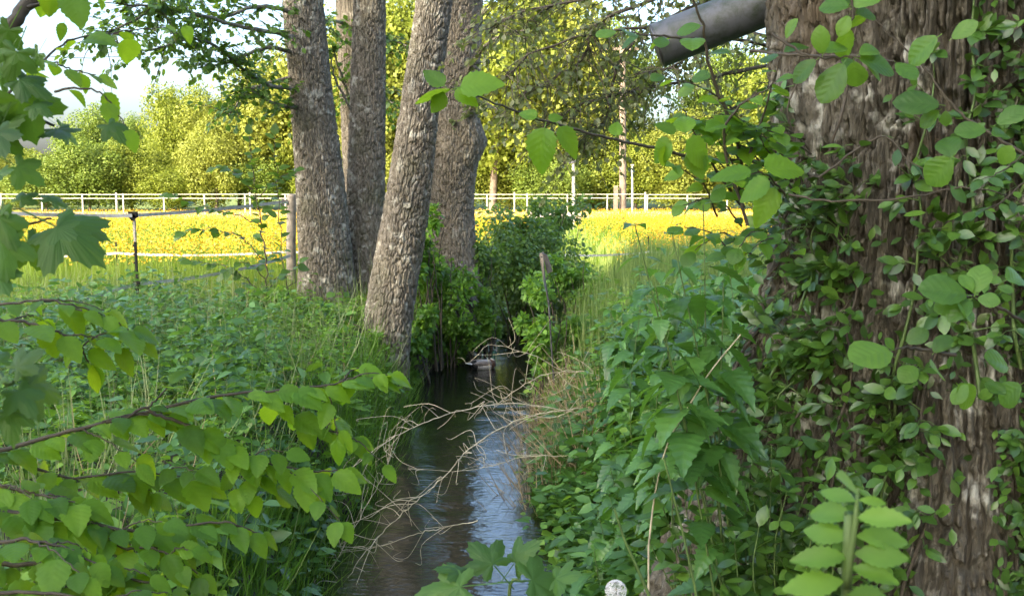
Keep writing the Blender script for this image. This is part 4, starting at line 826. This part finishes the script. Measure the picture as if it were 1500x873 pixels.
bush('bramble_bush', 'loose growth climbing the right side of the burl trunk foot', P(705, 420, 13.7), (.35, .35, .8), 2600, .07, 'bush', seed=10)
bush('bramble_bush', 'weeds hanging over the roots below the burl trunk', P(712, 470, 12.75), (.22, .2, .35), 1100, .065, 'herb', stems=5, seed=14)
bush('bramble_bush', 'ragged low growth right of the dark bush on the bank', P(835, 420, 13.0), (.45, .5, .45), 2200, .07, 'herb', seed=11)
bush('elder_bush', 'tall leafy growth hugging the right side of the leaning trunk', P(625, 380, 12.2), (.28, .3, .55), 1500, .075, 'herb', seed=12)
bush('bramble_bush', 'leafy tangle on the left bank just left of the leaning trunk foot', P(505, 500, 10.6), (.5, .4, .3), 1700, .065, 'young', seed=13)
# ------------------------------------------------------------------ ground cover (uncountable)
def area_pts(n_, x0, x1, y0, y1, cond=None):
    x = RS.uniform(x0, x1, n_); y = RS.uniform(y0, y1, n_)
    if cond is not None: k_ = cond(x, y); x, y = x[k_], y[k_]
    return x, y, gz(x, y)
def inview(x, y, mg=1.0): return (np.abs(x) < y*.54+mg)
def stuff(name, label, cat, arr, mat): return tag(link(name, mesh_np(name, arr[0], arr[1], M[mat])), label, cat, kind='stuff')
def blades(x, y, z, hmin, hmax, wd, bend=.5):
    n_ = len(x); h_ = RS.uniform(hmin, hmax, n_); a = RS.uniform(0, 6.28, n_); d = np.stack([np.cos(a)*bend*RS.uniform(.1, 1, n_), np.sin(a)*bend*RS.uniform(.1, 1, n_), np.ones(n_)], 1)
    nr = np.stack([np.cos(a), np.sin(a), np.zeros(n_)], 1) + RS.normal(size=(n_, 3))*.3
    return scatter(tmpl_blade(), np.stack([x, y, z-.02], 1), d, -nr, h_, wd*RS.uniform(.6, 1.3, n_))
def herbs(x, y, z, hmin, hmax, ls, nl=9, wl_=.36):
    """low plants: leaves on a short upright axis"""
    n_ = len(x); H = RS.uniform(hmin, hmax, n_); tx = RS.normal(size=n_)*.08; ty = RS.normal(size=n_)*.08
    t_ = RS.uniform(.25, 1, (n_, nl)); a = RS.uniform(0, 6.28, (n_, nl)); rr_ = RS.uniform(.0, .09, (n_, nl))*(1.2-t_*.6)
    pp = np.stack([x[:, None]+tx[:, None]*t_+np.cos(a)*rr_, y[:, None]+ty[:, None]*t_+np.sin(a)*rr_, z[:, None]+H[:, None]*t_], -1).reshape(-1, 3)
    d = np.stack([np.cos(a), np.sin(a), RS.uniform(-.5, .45, a.shape)], -1).reshape(-1, 3); nr = np.array([0, 0, 1.]) + RS.normal(size=d.shape)*.35
    return scatter(tmpl_leaf(wl_), pp, d, nr, ls*RS.uniform(.5, 1.3, len(pp)))
lb = lambda x, y: inview(x, y) & (x < xc(y)-.72)
rb = lambda x, y: inview(x, y) & (x > xc(y)+.75)
stuff('herb_cover', 'low mixed weeds covering the left bank under the alders', 'weeds', join([herbs(*area_pts(4600, -7, -.9, 3.4, 12.8, lambda x, y: lb(x, y) & (fbm(x*1.1, y*1.1, 5., 2) > -.12)), .08, .34, .065, 9), herbs(*area_pts(2600, -7, -.9, 3.4, 12.8, lambda x, y: lb(x, y) & (fbm(x*.8+9, y*.8, 5., 2) > .05)), .2, .62, .05, 14, .3), herbs(*area_pts(1300, -7, -.9, 3.4, 12.8, lambda x, y: lb(x, y) & (fbm(x*.7+3, y*.7, 1., 2) > .05)), .1, .4, .15, 7, .26)]), 'herb')
stuff('nettle_cover', 'young nettles and ground elder among the weeds on the left bank', 'weeds', herbs(*area_pts(2200, -6.5, -1.0, 3.4, 11.5, lambda x, y: lb(x, y) & (fbm(x*.9+4, y*.9, 8., 2) > .04)), .3, .72, .1, 10, .3), 'young')
x, y, z = area_pts(4200, -7, -.9, 3.4, 13.0, lambda x, y: lb(x, y) & (fbm(x*.9+7, y*.9, 2., 2) > -.02)); stuff('long_grass', 'long pale wispy grass leaning over the left bank weeds', 'grass', blades(x, y, z, .45, 1.0, .007, 1.3), 'wisp')
x, y, z = area_pts(7000, -8, -.9, 3.4, 13.5, lb); stuff('bank_grass', 'thin grass blades among the weeds on the left bank', 'grass', blades(x, y, z, .15, .6, .008, 1.1), 'grass')
x, y, z = area_pts(9000, -1.75, -.95, 3.8, 11.5, lambda x, y: (x < xc(y)-.56) & (x > xc(y)-1.05)); stuff('overhanging_grass', 'grass and weeds hanging over the left edge of the water', 'grass', join([blades(x[:6000], y[:6000], z[:6000]+.05, .15, .5, .008, 1.6), herbs(x[6000:], y[6000:], z[6000:], .05, .3, .06, 6)]), 'herb')
x, y, z = area_pts(1300, -6, -.95, 4, 12.5, lambda x, y: lb(x, y) & (fbm(x*1.4, y*1.4, 1., 2) > .0)); stuff('dry_stalks', 'pale dry stalks standing among the left bank weeds', 'dry grass', blades(x, y, z, .25, .75, .006, 1.5), 'straw')
x, y, z = area_pts(16000, .3, 5.5, 7.5, 19, rb); stuff('tall_grass', 'tall grass on the right bank behind the nettles', 'grass', blades(x, y, z, .3, .85, .011, .5), 'grass')
stuff('right_herb_cover', 'mixed weeds on the right bank between nettles and water', 'weeds', herbs(*area_pts(2200, .2, 3.2, 3.4, 12, lambda x, y: (x > xc(y)+.6)), .12, .5, .08, 9), 'herb')
stuff('right_nettle_cover', 'nettle undergrowth on the right bank slope above the water', 'weeds', herbs(*area_pts(1500, .2, 2.2, 3.6, 9, lambda x, y: (x > xc(y)+.62)), .25, .65, .1, 10, .3), 'young')
x, y, z = area_pts(2000, .1, .7, 6.8, 9.6, lambda x, y: (x > xc(y)+.5)); stuff('dry_grass', 'bleached dry grass tangle at the right water edge', 'dry grass', blades(x, y, z+.05, .25, .75, .009, 1.8), 'straw')
x, y, z = area_pts(700, -.62, -.1, 11.8, 13.4, lambda x, y: (x < xc(y)-.5) & (x > xc(y)-.95)); stuff('hanging_roots', 'pale hanging roots and dry grass on the bank near the duck', 'dry grass', blades(x, y, z+.15, .2, .45, .008, 2.5), 'straw')
x, y, z = area_pts(60000, -12, 8, 11.5, 22, lambda x, y: inview(x, y) & (np.abs(x-xc(y)) > .8)); stuff('meadow_grass', 'green meadow grass in front of the flowers', 'grass', blades(x, y, z, .2, .5, .012, .5), 'field_grass')
x, y, z = area_pts(70000, -28, 16, 18, 46, lambda x, y: inview(x, y, 1.5)); stuff('meadow_far_grass', 'tall grass among the yellow flowers', 'grass', blades(x, y, z, .3, .5, .02, .5), 'field_grass')
y = 16.5 + 29.3*RS.uniform(0, 1, 190000)**1.15; x = RS.uniform(-28, 18, len(y)); k_ = inview(x, y, 1.2) & (np.abs(x-xc(y)) > 1.) & (fbm(x*.22, y*.22, 2., 3)*1.9 + (y-20.5)*.07 + RS.normal(size=len(x))*.35 > .05); x, y = x[k_], y[k_]; n_ = len(x); z = gz(x, y) + RS.uniform(.3, .62, n_)
stuff('buttercups', 'mass of yellow buttercups filling the sunlit meadow', 'flowers', scatter(tmpl_quad(.5), np.stack([x, y, z], 1), rdir(n_), np.array([-.4, -.5, .8]) + RS.normal(size=(n_, 3))*.5, RS.uniform(.024, .05, n_)), 'flower')

# ------------------------------------------------------------------ dead branches over the stream
def dead(label, pts, Y0, Y1, r, tw):
    r *= .48; pa = wobble(smooth_path(PP(pts, Y0, Y1), 7), .006); t = thing('dead_branch', label, 'branch', pa[0]); v, f = tube_arrays(pa, np.linspace(r, r*.35, len(pa)), 5); link('stem', mesh_np('stem', v, f, M['deadtwig']), t)
    for k in range(tw):
        i = random.randrange(3, len(pa)-1); s = pa[i]; ax = (pa[i]-pa[i-1]).normalized(); d = (ax*.7 + Vector((U(-1, 1), U(-1, 1), U(-.7, 1)))).normalized(); ln = U(.08, .4); a = s+d*ln*.5+Vector((U(-.04, .04), 0, U(-.05, .05))); e = s+d*ln+Vector((U(-.1, .1), U(-.05, .05), U(-.12, .12)))
        q = smooth_path([s, a, e, e+Vector((U(-.06, .06), U(-.04, .04), U(-.06, .06)))], 4); v, f = tube_arrays(q, np.linspace(r*.5, r*.2, len(q)), 4); link('twig', mesh_np('twig', v, f, M['deadtwig']), t)
dead('pale dead branch arching highest over the stream', [(875, 625), (850, 607), (765, 592), (687, 598), (628, 617), (580, 639), (531, 672), (480, 715)], 7.2, 6.2, .010, 26)
dead('longest dead branch slanting down into the water at bottom left', [(870, 600), (830, 600), (772, 611), (724, 633), (687, 657), (657, 691), (617, 728), (572, 768), (531, 813), (494, 872)], 7, 5.55, .011, 34)
dead('dead branch lying low across the water near the leaf tips', [(700, 762), (650, 773), (613, 781), (561, 798), (517, 802)], 6.0, 5.8, .007, 10)
dead('dead branch crossing mid-stream almost level', [(860, 668), (842, 667), (765, 670), (687, 689), (598, 687)], 6.8, 6.4, .008, 18)
dead('tangled dead branch on the right bank below the metal sign', [(900, 560), (860, 545), (800, 548), (750, 575), (722, 600)], 8, 7.4, .009, 20)
dead('curved dead branch at the right water edge beside the duck', [(860, 540), (830, 545), (780, 520), (720, 505), (700, 520)], 9, 8.5, .008, 12)
dead('bent dead twig at the left water edge', [(470, 860), (520, 770), (560, 700), (575, 655)], 5.7, 6.2, .006, 18)
def stalk(name, label, pts, Y, r, mat, cat='stalk', head=None):
    pa = smooth_path(PP(pts, Y, Y), 6); b0 = pa[-1]; t = thing(name, label, cat, (b0.x, b0.y, float(gz(b0.x, b0.y)))); pa = pa + [Vector((b0.x+.02, b0.y, float(gz(b0.x, b0.y))))]; v, f = tube_arrays(pa, np.linspace(r*.6, r, len(pa)), 6); link('stem', mesh_np('stem', v, f, M[mat]), t)
    if head: head(t, pa[0])
def bud(t, q): v, f = tube_arrays([q+Vector((0, 0, -.01)), q, q+Vector((0, 0, .015)), q+Vector((0, 0, .03)), q+Vector((0, 0, .034))], [.003, .008, .007, .009, .001], 8); link('bud', mesh_np('bud', v, f, M['deadtwig']), t)
stalk('dry_stalk', 'long pale dry stalk slanting beside the old trunk', [(1085, 490), (1040, 545), (1000, 610), (978, 650), (960, 720), (950, 800)], 3.0, .0032, 'deadtwig')
stalk('dandelion', 'green dandelion stalk with a spent bud among the nettles', [(900, 745), (915, 790), (935, 835), (952, 875)], 2.6, .005, 'greentwig', 'dandelion')
stalk('green_stalk', 'yellow-green bare stalk left of the creeper mounds', [(972, 670), (985, 720), (1005, 800), (1020, 870)], 2.7, .004, 'greentwig')
def clock(t, q):
    d = norm(RS.normal(size=(170, 3))); v, f = tube_arrays([q, q+Vector((0, 0, .004)), q+Vector((0, 0, .008))], [.003, .005, .001], 6); link('receptacle', mesh_np('receptacle', v, f, M['deadtwig']), t)
    R0 = .026; tips = np.array(q) + d*R0; parts = []
    for i in range(170):
        parts.append(tube_arrays([np.array(q)+d[i]*.004, tips[i]], [.0002, .0002], 3))
        for k in range(6):
            a = np.cross(d[i], RS.normal(size=3)); a = a/np.linalg.norm(a); parts.append(tube_arrays([tips[i], tips[i]+a*.007+d[i]*.002], [.0005, .0005], 3))
    v, f = join(parts); o = link('seed_head', mesh_np('seed_head', v, f, M['seed']), t); o['kind'] = 'stuff'
stalk('dandelion_clock', 'white dandelion seed head at the bottom edge', [(902, 865), (905, 890), (910, 930)], 2.5, .003, 'greentwig', 'dandelion', clock)

# ------------------------------------------------------------------ pipe
m, n, l, b = new_mat('mossy_steel'); tc = n.new('ShaderNodeTexCoord'); ge = n.new('ShaderNodeNewGeometry'); nz = n.new('ShaderNodeTexNoise'); nz.inputs['Scale'].default_value = 14; nz.inputs['Detail'].default_value = 8; nz.inputs['Roughness'].default_value = .7; l.new(tc.outputs['Object'], nz.inputs['Vector'])
r = ramp(n, [(.42, (.085, .093, .105)), (.53, (.06, .07, .066)), (.64, (.028, .042, .022))]); l.new(nz.outputs['Fac'], r.inputs['Fac']); l.new(r.outputs[0], b.inputs['Base Color']); b.inputs['Roughness'].default_value = .5
bp = n.new('ShaderNodeBump'); bp.inputs['Strength'].default_value = .35; bp.inputs['Distance'].default_value = .01; l.new(nz.outputs['Fac'], bp.inputs['Height']); l.new(bp.outputs[0], b.inputs['Normal']); M['pipe'] = m
pa0, pa1 = P(962, 68, 4.6), P(1330, -75, 4.55); ax = (pa1-pa0).normalized()
pi = thing('steel_pipe', 'grey mossy steel pipe jutting out from behind the old trunk', 'pipe', pa0)
R0 = .100
v, f = tube_arrays([pa0, pa0+ax*.01, pa0.lerp(pa1, .5), pa1], [R0, R0+.002, R0, R0], 40); link('tube', mesh_np('tube', v, f, m), pi)
v, f = tube_arrays([pa0, pa0-ax*.001, pa0-ax*.001+ax*.002, pa0+ax*.12], [R0, R0-.004, R0-.012, R0-.012], 40); link('rim', mesh_np('rim', v, f, M['steel']), pi)
v, f = tube_arrays([pa0+ax*.1, pa0+ax*.101], [R0-.013, .001], 40); link('inner_plug', mesh_np('inner_plug', v, f, M['black']), pi)
v, f = tube_arrays([pa0.lerp(pa1, .78), pa0.lerp(pa1, .82)], [R0+.008, R0+.008], 40); link('clamp', mesh_np('clamp', v, f, M['steel']), pi)
# ------------------------------------------------------------------ folded metal sign on a rod
sg0 = P(815, 520, 9.4); sg1 = P(793, 375, 9.4)
sg = thing('metal_sign', 'small tilted dark metal plate on a thin leaning rod', 'sign', (sg0.x, 9.4, float(gz(sg0.x, 9.4))))
part(sg, 'rod', tube_arrays([Vector((sg0.x+.01, 9.4, float(gz(sg0.x, 9.4))-.05)), sg0.lerp(sg1, .5), sg1], [.009, .009, .009], 8), 'steel', True)
def plate(pts, th=.006):
    a = [Vector(q) for q in pts]; nrm = (a[1]-a[0]).cross(a[2]-a[0]).normalized()*th; v = [tuple(q) for q in a] + [tuple(q+nrm) for q in a]
    return np.array(v), np.array([(0, 1, 2, 3), (7, 6, 5, 4), (0, 4, 5, 1), (1, 5, 6, 2), (2, 6, 7, 3), (3, 7, 4, 0)])
part(sg, 'left_plate', plate([P(790, 372, 9.37), P(796, 369, 9.38), P(801, 432, 9.38), P(797, 418, 9.30)]), 'wood'); part(sg, 'right_plate', plate([P(794, 370, 9.36), P(801, 374, 9.2), P(809, 398, 9.2), P(802, 401, 9.36)]), 'steel')
part(sg, 'clip', bar(sg1+Vector((0, -.02, -.03)), sg1+Vector((0, -.02, .0)), .02, .02), 'steel')
# ------------------------------------------------------------------ duck
def loft(secs, n_=16):
    """secs: (along, centre z, half width, half height)"""
    th = np.linspace(0, 2*np.pi, n_, endpoint=False); v = []
    for a, zc_, hw, hh in secs: v += [(a, hw*math.cos(t_), zc_ + hh*math.sin(t_)) for t_ in th]
    return np.array(v), grid_faces(n_, len(secs), True)
DM = {k_: solid('duck_'+k_, c_, .5, scale=60, var=.3, bump=.2) for k_, c_ in dict(grey=(.5, .48, .46), brown=(.12, .06, .035), black=(.012, .012, .014), green=(.01, .07, .04), white=(.7, .7, .68), bill=(.5, .42, .06), wing=(.26, .22, .19)).items()}
dq = P(708, 541, 12.4); DA = math.radians(28); DMx = Matrix.Translation((dq.x, 12.4, WATER)) @ Matrix.Rotation(DA, 4, 'Z') @ Matrix.Scale(.78, 4)
dk = thing('mallard_duck', 'mallard drake swimming on the stream at its far dark end', 'duck', (dq.x, 12.4, WATER))
def dpart(name, arr, mt, parent=None):
    v = (np.c_[arr[0], np.ones(len(arr[0]))] @ np.array(DMx).T)[:, :3]; return link(name, mesh_np(name, v, arr[1], DM[mt]), parent or dk)
bd = dpart('body', loft([(-.24, .09, .002, .002), (-.22, .09, .04, .03), (-.16, .07, .085, .07), (-.05, .055, .115, .095), (.07, .05, .115, .1), (.15, .055, .085, .085), (.2, .07, .045, .05), (.215, .075, .002, .002)]), 'grey')
dpart('breast', loft([(.10, .055, .106, .096), (.155, .058, .088, .088), (.205, .072, .05, .055), (.222, .078, .002, .002)]), 'brown')
dpart('rear', loft([(-.245, .092, .002, .002), (-.222, .091, .045, .036), (-.17, .072, .086, .074), (-.14, .07, .094, .08)]), 'black')
dpart('tail', loft([(-.33, .115, .002, .002), (-.31, .113, .03, .006), (-.25, .1, .05, .014), (-.2, .095, .04, .02)]), 'white')
for s_ in (-1, 1):
    v, f = loft([(-.22, .11, .004, .004), (-.15, .11, .022, .035), (-.03, .1, .03, .05), (.08, .09, .022, .045), (.12, .085, .003, .01)], 10); v[:, 1] += s_*.092; dpart('wing', (v, f), 'wing')
nk, f = tube_arrays([(.15, 0, .09), (.18, 0, .15), (.19, 0, .19), (.2, 0, .22)], [.045, .034, .03, .034], 12); dpart('neck', (nk, f), 'green')
cl, f = tube_arrays([(.172, 0, .132), (.178, 0, .146)], [.038, .0365], 12); dpart('collar', (cl, f), 'white')
hd = dpart('head', loft([(.155, .235, .002, .002), (.165, .235, .022, .024), (.195, .24, .034, .038), (.225, .236, .03, .034), (.25, .228, .016, .018), (.258, .226, .003, .003)], 14), 'green')
dpart('bill', loft([(.245, .226, .012, .014), (.275, .22, .013, .008), (.3, .217, .015, .005), (.308, .216, .003, .002)], 10), 'bill')
for s_ in (-1, 1):
    v, f = loft([(.219, .245, .001, .001), (.224, .245, .004, .005), (.23, .245, .001, .001)], 8); v[:, 1] += s_*.031; dpart('eye', (v, f), 'black', hd)
print('leaf objects', NLEAF, 'objects', len(bpy.data.objects), 'tris', sum(len(o.data.loops)-2*len(o.data.polygons) for o in bpy.data.objects if o.type == 'MESH' and o.data.users == 1))
